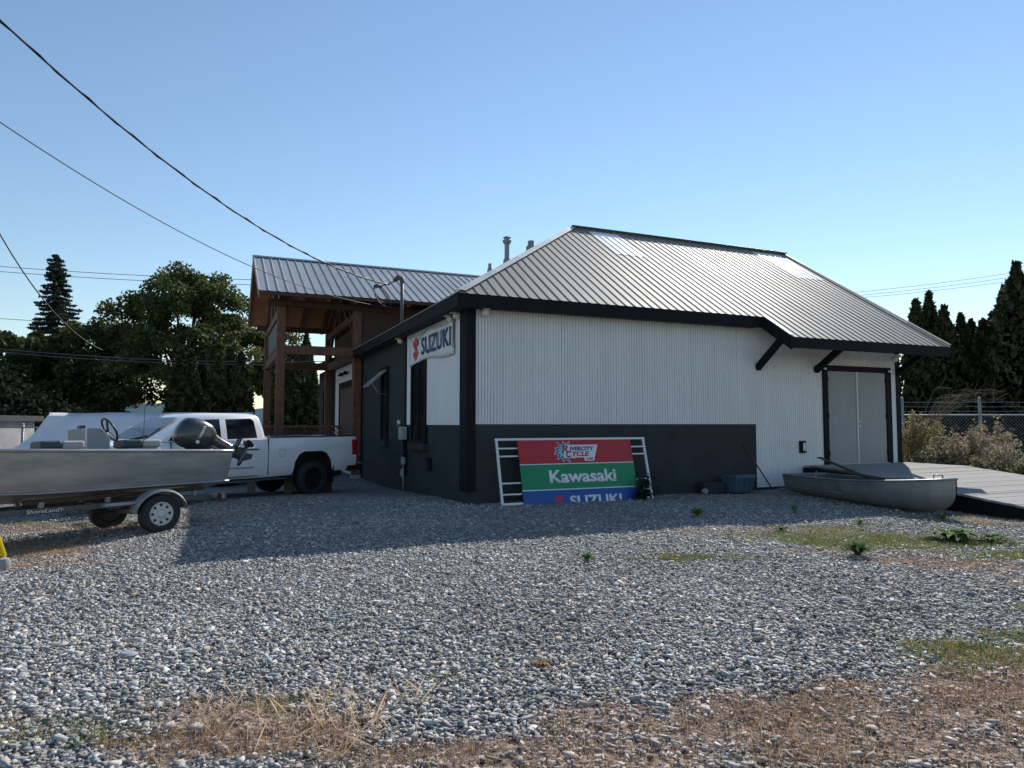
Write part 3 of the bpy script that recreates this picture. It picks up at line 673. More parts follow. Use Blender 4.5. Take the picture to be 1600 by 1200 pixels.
    def sidepoly(name,mat,poly,off=.006,t=.01,s=1,parent=e,refine=True):
        # poly of (x,z) on the cab side; thin panel following the surface
        pts=[]
        for i in range(len(poly)):
            a=poly[i]; b=poly[(i+1)%len(poly)]
            for k in range(4): pts.append((a[0]+(b[0]-a[0])*k/4,a[1]+(b[1]-a[1])*k/4))
        cx=sum(p[0] for p in poly)/len(poly); cz=sum(p[1] for p in poly)/len(poly)
        V=[(x,s*(wid(z)+off),z) for x,z in pts]+[(cx,s*(wid(cz)+off),cz)]; n=len(pts)
        F=[(i,(i+1)%n,n) if s<0 else ((i+1)%n,i,n) for i in range(n)]
        return MB().add(V,F).build(name,mat,parent)
    for s in (1,-1):
        sidepoly('rear_door_window','glass_dark',[(1.50,zb+.05),(2.22,zb+.03),(2.22,zb+.47),(1.62,zb+.49),(1.54,zb+.44)],s=s)
        sidepoly('front_door_window','glass_dark',[(2.36,zb+.03),(3.50,zb+.02),(3.44,zb+.10),(3.02,zb+.45),(2.36,zb+.475)],s=s)
        # panel gaps
        for x,z0_,z1_ in ((1.235,.55,1.40),(2.29,.52,1.33),(3.46,.55,1.33)):
            part('panel_gap','gap_dark',lambda m:m.box(x-.006,x+.006,s*.985-.02,s*.985+.022,z0_+LIFT,z1_+LIFT),e)
        part('panel_gap','gap_dark',lambda m:m.box(1.5,3.46,s*.985-.02,s*.985+.019,.52+LIFT,.53+LIFT),e)
        for x in (1.62,2.62):
            part('door_handle','truck_white',lambda m:m.box(x-.13,x+.13,s*1.02-.02,s*1.02+.02,1.13+LIFT,1.175+LIFT),e,bevel=.015)
            part('handle_recess','gap_dark',lambda m:m.box(x-.145,x+.145,s*.99-.012,s*.99+.013,1.105+LIFT,1.135+LIFT),e)
        part('door_moulding','grey_plastic',lambda m:m.box(1.6,3.4,s*1.0-.01,s*1.0+.012,.70+LIFT,.735+LIFT),e,bevel=.006)
        # towing mirror
        mp=part('mirror','black_plastic',lambda m:m.hexa([(3.22,s*1.02,1.36+LIFT),(3.42,s*1.02,1.36+LIFT),(3.36,s*1.33,1.36+LIFT),(3.20,s*1.33,1.36+LIFT),(3.24,s*1.04,1.60+LIFT),(3.36,s*1.04,1.62+LIFT),(3.32,s*1.31,1.62+LIFT),(3.22,s*1.31,1.60+LIFT)] if s>0 else [(3.42,s*1.02,1.36+LIFT),(3.22,s*1.02,1.36+LIFT),(3.20,s*1.33,1.36+LIFT),(3.36,s*1.33,1.36+LIFT),(3.36,s*1.04,1.62+LIFT),(3.24,s*1.04,1.60+LIFT),(3.22,s*1.31,1.60+LIFT),(3.32,s*1.31,1.62+LIFT)]),e,bevel=.03,segs=3)
        part('mirror_cap','chrome',lambda m:m.box(3.27,3.37,s*1.16-.12,s*1.16+.12,1.55+LIFT,1.645+LIFT),mp,bevel=.03)
        part('mirror_arm','black_plastic',lambda m:m.box(3.27,3.33,s*1.0-.06,s*1.0+.06,1.38+LIFT,1.43+LIFT),mp)
        # arches, running board, lights
        for x,r in ((0,.56),(WB_,.53)):
            pa=[(px+(x-px)*.02,pz+(.5-pz)*.02) for px,pz in arch(x,r)]
            def liner(m):
                for i in range(9): m.add([(pa[i][0],s*.62,pa[i][1]),(pa[i+1][0],s*.62,pa[i+1][1]),(pa[i+1][0],s*.985,pa[i+1][1]),(pa[i][0],s*.985,pa[i][1])],[(0,1,2,3)])
            part('wheel_well_liner','gap_dark',liner,e)
            part('wheel_well','gap_dark',lambda m:m.box(x-r-.02,x+r+.02,s*.61-.03,s*.61+.03,.40,1.12),e)
            wheel(e,(x,s*.87,.425),.425,.30,.255,'rim_black','spoke',s)
        part('running_board','black_plastic',lambda m:m.box(.75,3.55,s*.98-.09,s*.98+.09,.40+LIFT,.45+LIFT),e,bevel=.02)
        part('running_board_trim','chrome',lambda m:m.box(.85,3.45,s*1.075-.008,s*1.075+.012,.41+LIFT,.435+LIFT),e)
        part('tail_light','tail_red',lambda m:m.box(RX-.015,RX+.16,s*.955-.06,s*.955+.052,.90+LIFT,1.30+LIFT),e,bevel=.02)
        part('tail_light_lens','lamp_clear',lambda m:m.box(RX-.018,RX-.014,s*.955-.05,s*.955+.04,1.06+LIFT,1.14+LIFT),e)
        part('head_light','lamp_clear',lambda m:m.box(NX-.22,NX-.02,s*.80-.09,s*.80+.115,.92+LIFT,1.12+LIFT),e,bevel=.03)
        part('mud_flap','black_plastic',lambda m:m.box(-.60,-.585,s*.87-.13,s*.87+.13,.30,.72),e)
    part('windshield','glass_dark',lambda m:m.add([(3.90,-.72,zb+.05),(3.90,.72,zb+.05),(3.56,.70,zb+.29),(3.17,.62,zb+.51),(3.17,-.62,zb+.51),(3.56,-.70,zb+.29)],[(0,1,2,5),(5,2,3,4)]),e)
    part('rear_window','glass_dark',lambda m:m.add([(1.275,-.68,zb+.1),(1.275,.68,zb+.1),(1.345,.62,zb+.47),(1.345,-.62,zb+.47)],[(3,2,1,0)]),e)
    part('tailgate','truck_white',lambda m:m.box(RX-.03,RX+.02,-.84,.84,.70+LIFT,1.385+LIFT),e,bevel=.015)
    part('rear_bumper','black_plastic',lambda m:(m.box(RX-.18,RX-.02,-.97,.97,.50+LIFT,.70+LIFT),m.box(RX-.1,RX+.3,.9,.985,.5+LIFT,.66+LIFT)),e,bevel=.03)
    part('bumper_cap','chrome',lambda m:m.box(RX-.19,RX+.05,.93,.995,.66+LIFT,.70+LIFT),e,bevel=.01)
    part('front_bumper','chrome',lambda m:m.box(NX-.12,NX+.12,-.93,.93,.52+LIFT,.74+LIFT),e,bevel=.04)
    part('grille','black_plastic',lambda m:m.box(NX-.05,NX+.03,-.62,.62,.76+LIFT,1.1+LIFT),e,bevel=.03)
    part('antenna','cable',lambda m:m.tube([(3.95,.86,1.38+LIFT),(3.93,.86,2.45)],.006,5),e)
    part('wiper','cable',lambda m:m.bar((3.93,.2,zb+.05),(3.80,.66,zb+.13),.02,.02),e)
    part('chassis','gap_dark',lambda m:(m.box(RX+.1,NX-.3,-.5,.5,.42,.6),m.tube([(0,-.8,.425),(0,.8,.425)],.07,8),m.tube([(WB_,-.8,.425),(WB_,.8,.425)],.06,8)),e)
    part('fuel_door','gap_dark',lambda m:m.tube([(.86+.09*math.cos(t*.4),1.0,1.02+LIFT+.09*math.sin(t*.4)) for t in range(17)],.003,4),e)
truck()
# ------------------------------------------------------------------ boat on trailer
BF=Vector((-.606,-.795)); BN=Vector((.795,-.606)); BCN=Vector((-5.94,10.79))
nearz=float(gz(*(BCN+BN*.85))); farz=float(gz(*(BCN-BN*.85)))
BROT=Matrix.Rotation(math.atan2(BF.y,BF.x),4,'Z')@Matrix.Rotation(math.atan2(nearz-farz,1.7),4,'X')
def place_boat(o): 
    o.matrix_world=Matrix.Translation((BCN.x,BCN.y,(nearz+farz)/2-.01))@BROT
def trailer():
    e=empty('boat_trailer',label='galvanised single-axle boat trailer with steel wheels under the aluminium boat',cat='trailer'); place_boat(e)
    for s in (1,-1):
        w_=wheel(e,(0,s*.87,.29),.29,.19,.175,'rim_steel' if s>0 else 'rim_black','steel',s)
        def fen(m):
            rings=[]
            for k in range(13):
                a=R(12+156*k/12); x=.385*math.cos(a); z=.29+.36*math.sin(a)
                rings.append([(x,s*.76,z),(x,s*.97,z),(x*1.02,s*.985,z-.03),(x*1.02,s*.985,z-.035),(x*.985,s*.76,z-.012)])
            m.loft(rings)
        part('fender','galv',fen,e,auto=40)
        part('fender_bracket','galv',lambda m:m.box(.30,.75,s*.80-.06,s*.80+.06,.46,.50),e)
        part('frame_rail','frame_dark',lambda m:m.bar((-1.0,s*.62,.46),(1.6,s*.50,.46),.06,.08),e,bevel=.006)
        part('frame_rail','frame_dark',lambda m:m.bar((1.6,s*.50,.46),(3.6,s*.06,.46),.06,.08),e,bevel=.006)
        part('bunk','rubber_wood',lambda m:m.bar((-.9,s*.45,.60),(1.6,s*.40,.58),.10,.06),e,bevel=.01)
        for x in (-.75,.55,1.4): part('bunk_post','galv',lambda m:m.box(x-.03,x+.03,s*.45-.03,s*.45+.03,.48,.575),e)
        part('rear_light_bracket','galv',lambda m:m.box(-.99,-.95,s*.66-.03,s*.92+.03 if s>0 else s*.66+.03,.44,.5) if s>0 else m.box(-.99,-.95,-.92,-.63,.44,.5),e)
        part('rear_light','lamp_rust',lambda m:m.box(-1.04,-.93,s*.88-.05,s*.88+.06,.40,.52),e,bevel=.01)
        part('leaf_spring','galv',lambda m:m.tube([(-.33,s*.66,.40),(0,s*.66,.33),(.33,s*.66,.40)],.022,6),e)
    part('axle','motor_dark',lambda m:m.bar((0,-.78,.29),(0,.78,.29),.06,.06),e)
    for x in (-.96,.5,1.5): part('cross_member','frame_dark',lambda m:m.bar((x,-.46,.44),(x,.46,.44),.06,.06),e)
    part('tongue','galv',lambda m:m.bar((3.5,0,.47),(5.0,0,.47),.08,.1),e)
    part('coupler','motor_dark',lambda m:m.box(4.98,5.25,-.05,.05,.44,.54),e,bevel=.02)
    part('jack','galv',lambda m:m.tube([(4.5,.1,.03),(4.5,.1,.9)],.03,8),e)
    text("ShoreLand'r",'lettering','letter_white',e,Matrix.Translation((1.38,.560,.462))@Matrix.Rotation(R(5.2),4,'Z')@Matrix.Rotation(R(-2.6),4,'Z')@Matrix(((-1,0,0,0),(0,0,1,0),(0,1,0,0),(0,0,0,1))),.46,.055,bold=.01,shear=.2,depth=.003)
    part('wiring','cable',lambda m:m.tube([(-.95,.7,.42),(-.4,.72,.36),(.4,.7,.40),(1.2,.66,.38)],.008,5),e)
trailer()
def boat():
    e=empty('aluminium_boat',label='open bare-aluminium motor boat with console and folded seats sitting on the trailer',cat='boat'); place_boat(e)
    xs=[-1.22,-1.0,-.5,0,.5,1.0,1.5,2.0,2.5,3.0,3.4,3.65]
    def half(x):
        q=max(0,(x-1.2)/2.45); t=1-q**2.2
        gw=.80*max(.03,t**.8); cw=.70*max(.02,(1-min(1,q*1.05)**1.8)**.9) 
        gzz=1.185+.032*max(0,x+1.2)+.05*q*q; czz=.70+.28*q**2.2; kz=.56+.18*q**3
        return gw,cw,gzz,czz,kz
    rings=[];inn=[]
    for x in xs:
        gw,cw,g_,c_,k_=half(x)
        xb=x if x>-1.2 else x
        dx=.06 if x<-1.2 else 0    # transom rake
        rings.append([(x+0,gw,g_),(x+dx*.5,(gw*.55+cw*.45)+.02,(g_*.5+c_*.5)),(x+dx,cw,c_),(x+dx,cw*.5,(c_+k_)/2-.0),(x+dx,0,k_),(x+dx,-cw*.5,(c_+k_)/2),(x+dx,-cw,c_),(x+dx*.5,-(gw*.55+cw*.45)-.02,(g_*.5+c_*.5)),(x,-gw,g_)])
        inn.append([(x+.03*(x<-1.2),gw-.015,g_),(x+.05*(x<-1.2),cw-.02,c_+.12),(x+.05*(x<-1.2),-(cw-.02),c_+.12),(x+.03*(x<-1.2),-(gw-.015),g_)])
    m=MB().loft(rings,cap=False,closed=False); n=9
    m.f.append(tuple(range(n)))
    m.build('hull','aluminium',e,auto=25)
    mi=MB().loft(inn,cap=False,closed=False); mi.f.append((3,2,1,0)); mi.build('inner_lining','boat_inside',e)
    for s in (1,-1):
        part('gunwale','alu_bright' if 0 else 'aluminium',lambda m:m.tube([(x,s*half(x)[0],half(x)[2]) for x in xs],.026,8),e,smooth=True)
        part('spray_rail','aluminium',lambda m:m.tube([(x+.02,s*(half(x)[1]+.006),half(x)[3]) for x in xs],.014,6),e,smooth=True)
    part('transom_cap','aluminium',lambda m:m.box(-1.25,-1.19,-.80,.80,1.15,1.21),e,bevel=.01)
    # console
    cz=1.60
    c=part('console','console_grey',lambda m:m.prism([(.77,.82),(.77,cz),(.56,cz),(.44,cz-.16),(.44,.82)][::-1],lambda x,z:(x,-.45,z),lambda x,z:(x,.25,z)),e,bevel=.012)
    part('console_edge','strip_grey',lambda m:m.box(.765,.785,.235,.262,.84,cz+.004),c)
    part('compass','black_plastic',lambda m:m.box(.66,.74,-.18,-.06,cz,cz+.05),c,bevel=.01)
    # steering wheel
    m=Matrix.Translation((.36,0.02,cz-.02))@Matrix.Rotation(R(-62),4,'Y')
    pts=[m@Vector((.185*math.cos(t*math.pi/14),.185*math.sin(t*math.pi/14),0)) for t in range(29)]
    sw=part('steering_wheel','black_plastic',lambda q:q.tube(pts,.017,8,cap=False),e,smooth=True)
    for k in range(3):
        a=2*math.pi*k/3+.5; part('spoke','black_plastic',lambda q:q.bar(m@Vector((0,0,-.03)),m@Vector((.18*math.cos(a),.18*math.sin(a),0)),.03,.012),sw)
    part('steering_shaft','black_plastic',lambda q:q.tube([m@Vector((0,0,-.02)),m@Vector((0,0,-.2))],.022,8),sw)
    # folded seats
    def seat(x,y):
        b=part('seat','seat_grey',lambda m:m.box(x-.26,x+.26,y-.22,y+.22,1.17,1.285),e,bevel=.035,segs=3)
        part('seat_back','seat_grey',lambda m:m.box(x-.27,x+.02,y-.21,y+.21,1.288,1.41),b,bevel=.035,segs=3)
        part('seat_back','seat_navy',lambda m:m.box(x+.02,x+.29,y-.215,y+.215,1.287,1.415),b,bevel=.035,segs=3)
        part('pedestal','steel',lambda m:m.tube([(x,y,.8),(x,y,1.2)],.035,8),b)
        part('swivel','motor_dark',lambda m:m.box(x-.1,x+.1,y-.1,y+.1,1.13,1.168),b)
    seat(1.12,.22); seat(-.02,.12)
    part('storage_box','seat_grey',lambda m:m.box(1.5,1.75,-.1,.4,1.1,1.3),e,bevel=.04,segs=3)
    part('grab_pole','steel',lambda m:m.tube([(.93,.3,.85),(.93,.3,1.36)],.012,6),e)
boat()
def outboard():
    e=empty('outboard_motor',label='dark grey tilted-up outboard motor on the stern of the trailer boat',cat='outboard motor')
    e.matrix_world=Matrix.Translation((BCN.x,BCN.y,(nearz+farz)/2-.01))@BROT@Matrix.Translation((-1.26,0,1.31))@Matrix.Rotation(R(64),4,'Y')@Matrix.Scale(.92,4)
    def ell(z,cx,rx,ry,n=20):
        return [(cx+rx*math.copysign(abs(math.cos(2*math.pi*k/n))**.75,math.cos(2*math.pi*k/n)),ry*math.copysign(abs(math.sin(2*math.pi*k/n))**.75,math.sin(2*math.pi*k/n)),z) for k in range(n)]
    part('cowling','cowl',lambda m:m.loft([ell(.10,-.06,.26,.17),ell(.16,-.06,.29,.19),ell(.34,-.05,.305,.20),ell(.50,-.03,.285,.195),ell(.62,-.02,.24,.17),ell(.675,0,.16,.12),ell(.69,0,.05,.04)]),e,auto=50)
    part('cowl_band','motor_dark',lambda m:m.loft([ell(.02,-.07,.20,.14),ell(.09,-.06,.255,.172),ell(.115,-.06,.262,.176),ell(.125,-.06,.24,.16)]),e,auto=40)
    part('bracket','motor_dark',lambda m:(m.box(.02,.2,-.13,-.07,-.22,.1),m.box(.02,.2,.07,.13,-.22,.1),m.box(-.05,.1,-.07,.07,-.1,.06)),e,bevel=.015)
    part('tilt_tube','chrome',lambda m:m.tube([(.12,-.2,.02),(.12,.2,.02)],.022,8),e)
    part('midsection','cowl',lambda m:m.loft([ell(.02,-.07,.17,.11,14),ell(-.15,-.08,.12,.075,14),ell(-.40,-.09,.10,.05,14),ell(-.50,-.09,.11,.045,14)]),e,auto=50)
    part('cavitation_plate','motor_dark',lambda m:m.hexa([(-.36,-.09,-.52),(.05,-.05,-.52),(.05,.05,-.52),(-.36,.09,-.52),(-.36,-.09,-.50),(.05,-.05,-.50),(.05,.05,-.50),(-.36,.09,-.50)]),e,bevel=.006)
    part('lower_leg','motor_dark',lambda m:m.loft([ell(-.50,-.10,.13,.035,14),ell(-.62,-.10,.12,.035,14),ell(-.68,-.10,.14,.03,14)]),e,auto=50)
    part('gearcase','cowl',lambda m:m.lathe([(.01,-.24),(.035,-.2),(.052,-.1),(.055,.05),(.04,.16),(.03,.18)],14,Matrix.Translation((-.10,0,-.70))@Matrix.Rotation(R(-90),4,'Y')),e,smooth=True)
    part('skeg','motor_dark',lambda m:m.hexa([(-.16,-.012,-.74),(.02,-.012,-.74),(.02,.012,-.74),(-.16,.012,-.74),(-.20,-.005,-.90),(-.10,-.005,-.90),(-.10,.005,-.90),(-.20,.005,-.90)]),e)
    p=part('propeller','motor_dark',lambda m:m.lathe([(.03,0),(.045,.02),(.04,.12),(.025,.13)],12,Matrix.Translation((-.28,0,-.70))@Matrix.Rotation(R(-90),4,'Y')),e)
    for k in range(3):
        a=2*math.pi*k/3+.6; rt=Matrix.Translation((-.34,0,-.70))@Matrix.Rotation(a,4,'X')
        part('blade','motor_dark',lambda m:m.add([rt@Vector(q) for q in [(-.035,-.02,.03),(.035,.02,.03),(.05,.07,.10),(.03,.07,.155),(-.03,-.02,.17),(-.055,-.065,.11),(-.025,-.02,.03),(.045,.02,.03),(.06,.07,.10),(.04,.07,.155),(-.02,-.02,.17),(-.045,-.065,.11)]],[(0,1,2,3,4,5),(11,10,9,8,7,6),(0,1,7,6),(1,2,8,7),(2,3,9,8),(3,4,10,9),(4,5,11,10),(5,0,6,11)]),p)
    text('YAMAHA','lettering','letter_white',e,Matrix.Translation((-.09,.2045,.33))@Matrix(((-1,0,0,0),(0,0,1,0),(0,1,0,0),(0,0,0,1))),.26,.055,bold=.02,depth=.003)
    part('emblem','letter_white',lambda m:m.lathe([(.035,0),(.035,.004)],16,Matrix.Translation((.10,.200,.33))@Matrix.Rotation(R(-90),4,'X')),e)
    part('fuel_hose','cable',lambda m:m.tube([(.1,.05,.1),(.22,.1,.25),(.34,.12,.2),(.4,.1,.05)],.012,6),e)
outboard()
# ------------------------------------------------------------------ rowboat by the ramp
def rowboat():
    p0=Vector((6.72,15.75)); p1=Vector((7.52,11.62)); d=(p1-p0).normalized(); Lb=(p1-p0).length+.0
    e=empty('aluminium_rowboat',(p0.x,p0.y,.0),math.atan2(d.y,d.x),'dull grey aluminium rowboat lying on the gravel beside the wooden ramp','boat')
    # local x from stern (0) to bow (Lb)
    n=16; rings=[]; inn=[]; rim=[]
    def sec(q):
        bw=.62*(1-.12*(1-q)**2)*(1-max(0,(q-.45)/.55)**2.6)+.012
        zg=.44+.06*q+.16*q**3; cb=bw*(.84-.30*max(0,(q-.5)/.5)**1.5); zc=.10+.10*max(0,(q-.55)/.45)**2; zk=.02+.10*(1-q)*.15+.05*max(0,(q-.9)/.1)**2
        return bw,zg,cb,zc,zk
    for i in range(n+1):
        q=i/n; bw,zg,cb,zc,zk=sec(q); rk=.42*max(0,(q-.72)/.28)**1.6; x=q*Lb; hs=[]
        ex=.42+.35*q*q
        for j in range(9):
            f_=math.pi/2*j/8; wv=bw*math.cos(f_)**ex if j<8 else 0; zz=zg-(zg-zk)*math.sin(f_)**(.95-.1*q); hs.append((x-rk*math.sin(f_)**4,wv,zz))
        rings.append(hs+[(a_,-b_,c_) for a_,b_,c_ in hs[-2::-1]])
        inn.append([(hs[0][0]-.005,bw*.97,zg),(hs[5][0],bw*.80,zc+.05),(hs[5][0],-bw*.80,zc+.05),(hs[0][0]-.005,-bw*.97,zg)])
        rim.append((x,bw,zg))
    m=MB().loft(rings,cap=False,closed=False); m.f.append(tuple(range(17))); m.build('hull','alu_old',e,auto=50)
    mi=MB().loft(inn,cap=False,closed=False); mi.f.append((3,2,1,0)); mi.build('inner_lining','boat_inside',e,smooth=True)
    for s in (1,-1):
        part('gunwale','alu_old',lambda m:m.tube([(x,s*y,z) for x,y,z in rim],.02,8),e,smooth=True)
        part('side_rib','alu_old',lambda m:m.tube([(x,s*(sec(x/Lb)[0]*math.cos(.62)**(.42+.35*(x/Lb)**2)+.004),sec(x/Lb)[1]-(sec(x/Lb)[1]-sec(x/Lb)[4])*math.sin(.62)**.95) for x in np.linspace(.05,2.0,12)],.012,6),e,smooth=True)
    part('transom_cap','alu_old',lambda m:m.box(-.03,.03,-.54,.54,.42,.47),e,bevel=.01)
    for x in (.45,1.5,2.6):
        b=sec(x/Lb)[0]; part('thwart','oar_wood',lambda m:m.box(x-.13,x+.13,-b*.93,b*.93,.33,.37),e,bevel=.008)
    part('bow_handle','alu_old',lambda m:m.tube([(Lb-.38,-.09,.63),(Lb-.38,-.09,.70),(Lb-.38,.09,.70),(Lb-.38,.09,.63)],.012,6),e,smooth=True)
    part('bow_deck','alu_old',lambda m:m.add([(Lb-.02,0,.66),(Lb-.5,sec(1-.5/Lb)[0]*.98,.585),(Lb-.5,-sec(1-.5/Lb)[0]*.98,.585)],[(0,1,2)]),e)
    for y in (.6,-.6): part('oarlock','galv',lambda m:m.tube([(1.25,y*.98,.46),(1.25,y*.98,.56),(1.28,y*.98,.6)],.015,6),e)
    # two oars resting in the boat (things of their own)
    def oar(a,b,lab):
        o=empty('wooden_oar',label=lab,cat='oar',group='oars lying across the rowboat'); o.matrix_world=Matrix.Translation((p0.x,p0.y,0))@Matrix.Rotation(math.atan2(d.y,d.x),4,'Z')
        a=Vector(a); b=Vector(b); t=(b-a).normalized()
        part('shaft','oar_wood',lambda m:m.tube([a,b],[.028,.022],8),o,smooth=True)
        part('blade','oar_wood',lambda m:m.hexa([a-t*.5+Vector((0,-.07,-.01)),a+Vector((0,-.03,-.015)),a+Vector((0,.03,-.015)),a-t*.5+Vector((0,.07,-.01)),a-t*.5+Vector((0,-.07,.01)),a+Vector((0,-.03,.015)),a+Vector((0,.03,.015)),a-t*.5+Vector((0,.07,.01))]),o,bevel=.006)
        part('grip','black_plastic',lambda m:m.tube([b,b+t*.12],.026,8),o)
    oar((.55,.28,.74),(2.35,.10,.42),'dark wooden oar whose blade sticks up over the rowboat stern')
    oar((1.9,-.60,.66),(3.2,-.1,.52),'dark wooden oar lying across the far gunwale of the rowboat')
rowboat()
# ------------------------------------------------------------------ ramp
def ramp():
    e=empty('wooden_ramp',(BC[0],BC[1],0),TH,'weathered grey plank landing and ramp leading down from the double door','ramp')
    a0,aL,a1=8.35,8.8,12.5; b1=-1.7; bE=-6.2; zt=.555; zE=.07
    def zr(b): return zt if b>b1 else zt+(zE-zt)*(b-b1)/(bE-b1)
    w_=.14; b=-.11
    rnd=random.Random(5)
    while b-w_>bE:
        y1=b; y0=b-w_+.008
        dz=rnd.uniform(-.003,.004); da=rnd.uniform(-.015,.015); l=a0 if y1<b1 else aL
        part('plank','plank',lambda m:m.hexa([(l+da,y0,zr(y0)-.04+dz),(a1+da,y0,zr(y0)-.04+dz),(a1+da,y1,zr(y1)-.04+dz),(l+da,y1,zr(y1)-.04+dz),(l+da,y0,zr(y0)+dz),(a1+da,y0,zr(y0)+dz),(a1+da,y1,zr(y1)+dz),(l+da,y1,zr(y1)+dz)]),e)
        b-=w_
    def skirt(x0,x1,lo=0):
        part('side_skirt','dark_trim',lambda m:m.hexa([(x0+lo,b1,-.25),(x1+lo,b1,-.25),(x1+lo,-.06,-.25),(x0+lo,-.06,-.25),(x0+lo,b1,zt-.045),(x1+lo,b1,zt-.045),(x1+lo,-.06,zt-.045),(x0+lo,-.06,zt-.045)]),e)
        part('side_skirt','dark_trim',lambda m:m.hexa([(x0,bE,-.25),(x1,bE,-.25),(x1,b1-.002,-.25),(x0,b1-.002,-.25),(x0,bE,zE-.03),(x1,bE,zE-.03),(x1,b1-.002,zt-.045),(x0,b1-.002,zt-.045)]),e)
    skirt(a0+.03,a0+.07,aL-a0); skirt(a1-.07,a1-.03)
    part('edge_board','dark_trim',lambda m:m.box(a0+.03,aL+.1,b1+.002,b1+.04,-.1,zt-.045),e)
ramp()
# ------------------------------------------------------------------ tote, broom, rubble by the wall
def tote():
    p=W(6.45,-.42,0); e=empty('storage_tote',(p.x,p.y,0.02),TH+.15,'blue-grey plastic storage tote with lid against the dark wall','tote')
    def bx(m,w0,d0,w1,d1,z0,z1): m.hexa([(-w0,-d0,z0),(w0,-d0,z0),(w0,d0,z0),(-w0,d0,z0),(-w1,-d1,z1),(w1,-d1,z1),(w1,d1,z1),(-w1,d1,z1)])
    part('tub','tote',lambda m:bx(m,.27,.18,.32,.22,0,.36),e,bevel=.015); part('rim','tote',lambda m:bx(m,.34,.24,.34,.24,.33,.37),e,bevel=.008)
    part('lid','tote',lambda m:bx(m,.345,.245,.33,.23,.371,.405),e,bevel=.01)
    for x in (-.18,0,.18): part('rib','tote',lambda m:m.hexa([(x-.03,-.21,.02),(x+.03,-.21,.02),(x+.03,-.17,.02),(x-.03,-.17,.02),(x-.03,-.242,.32),(x+.03,-.242,.32),(x+.03,-.2,.32),(x-.03,-.2,.32)]),e)
tote()
o=MB().tube([W(7.60,-.30,.02),W(7.25,-.17,.6),W(6.95,-.06,1.12)],.016,8).build('wooden_pole','rubber_wood',smooth=True); tag(o,'thin dark wooden pole leaning on the wall beside the tote','pole')
p=W(5.75,-.3,0); o=MB().box(-.3,.3,-.15,.15,0,.26).build('low_crate','gap_dark',bevel=.02); o.location=(p.x,p.y,.01); o.rotation_euler=(0,0,TH); tag(o,'low black crate on the ground left of the tote','crate')
p=W(5.45,-.48,0); o=MB().lathe([(.02,0),(.07,.02),(.08,.07),(.05,.12),(.01,.13)],9).build('pale_rock','concrete',auto=30); o.location=(p.x,p.y,.22*0+.02); tag(o,'small pale rock beside the black crate','rock')
p=W(8.0,-.35,0); o=MB().box(-.28,.28,-.04,.04,0,.03).build('scrap_board','plank',bevel=.004); o.location=(p.x,p.y,.03); o.rotation_euler=(0,0,TH+.2); tag(o,'short pale scrap board on the gravel behind the rowboat stern','board')
# ------------------------------------------------------------------ porch odds and ends
def potted(a,b,lab,flower):
    p=W(a,b,0); z=float(gz(p.x,p.y)); e=empty('potted_plant',(p.x,p.y,z),0,lab,'plant')
    part('pot','terracotta',lambda m:m.lathe([(.14,0),(.2,.35),(.22,.36),(.22,.42),(.18,.42)],16),e,auto=40)
    n=160; c=RNG.normal(0,1,(n,3))*np.array([.18,.18,.16])+np.array([0,0,.65]); leafcloud('foliage',c,.09,'leaf_dark',e,np.ones((n,3)))
    if flower: 
        n=40; c=RNG.normal(0,1,(n,3))*np.array([.2,.2,.15])+np.array([0,0,.72]); leafcloud('flowers',c,.06,'red_flower',e,np.ones((n,3)))
def leafcloud(name,C_,size,mat,parent,col,up=0,aspect=1.0,squash=None):
    n=len(C_); size=np.broadcast_to(np.asarray(size,float),(n,))*RNG.uniform(.7,1.3,n)
    a=RNG.normal(0,1,(n,3)); 
    if up: a[:,2]+=up
    a/=np.linalg.norm(a,axis=1)[:,None]; b=RNG.normal(0,1,(n,3)); b-=a*(a*b).sum(1)[:,None]; b/=np.linalg.norm(b,axis=1)[:,None]
    A=a*(size*.5*aspect)[:,None]; Bv=b*(size*.5)[:,None]; nn=np.cross(a,b)*(size*.12)[:,None]
    V=np.stack([C_-A,C_+Bv*.8-nn,C_+A,C_-Bv*.8-nn],1).reshape(-1,3); F=np.arange(n*4).reshape(-1,4)
    return fastmesh(name,V,F,mat,parent,col=np.repeat(col,4,0))
potted(-1.0,16.9,'potted plant with dark red flowers beside the far porch post',True)
potted(-.8,12.3,'small green potted plant right of the entrance doors',False)
p=W(-.55,16.2,0); o=MB().bar((0,0,.02),(.25,.1,1.5),.3,.04).build('leaning_board','oar_wood'); o.location=(p.x,p.y,float(gz(p.x,p.y))); tag(o,'dark board leaning on the wall between potted plant and entrance doors','board')
# lattice rail behind the truck
def diamond(parent,mat,x0,x1,z0,z1,sp,r,name='mesh'):
    """crossed wires in local xz plane"""
    V=[];F=[];H=z1-z0
    k=x0-H
    mb=MB()
    def seg(a,b):
        t=(Vector(b)-Vector(a)).normalized(); n=Vector((-t.z,0,t.x))*r; y=Vector((0,r,0)); a=Vector(a); b=Vector(b)
        mb.add([a+n,a-n*.5+y,a-n*.5-y,b+n,b-n*.5+y,b-n*.5-y],[(0,1,4,3),(1,2,5,4),(2,0,3,5)])
    while k<x1:
        for s in (0,1):
            a=(k,0,z0) ; b=(k+H,0,z1)
            xa,xb=max(k,x0),min(k+H,x1)
            if xb>xa:
                za=z0+(xa-k); zb=z0+(xb-k)
                if s: za,zb=z0+z1-za,z0+z1-zb
                seg((xa,0.004*s,za),(xb,0.004*s,zb))
        k+=sp
    o=mb.build(name,mat,parent); o['kind']='stuff'; return o
e=empty('lattice_rail',(-11.6,27.0,-.3),R(8),'low brown lattice rail behind the pickup bed','railing')
diamond(e,'timber',0,5,1.0,1.75,.16,.018,'lattice')
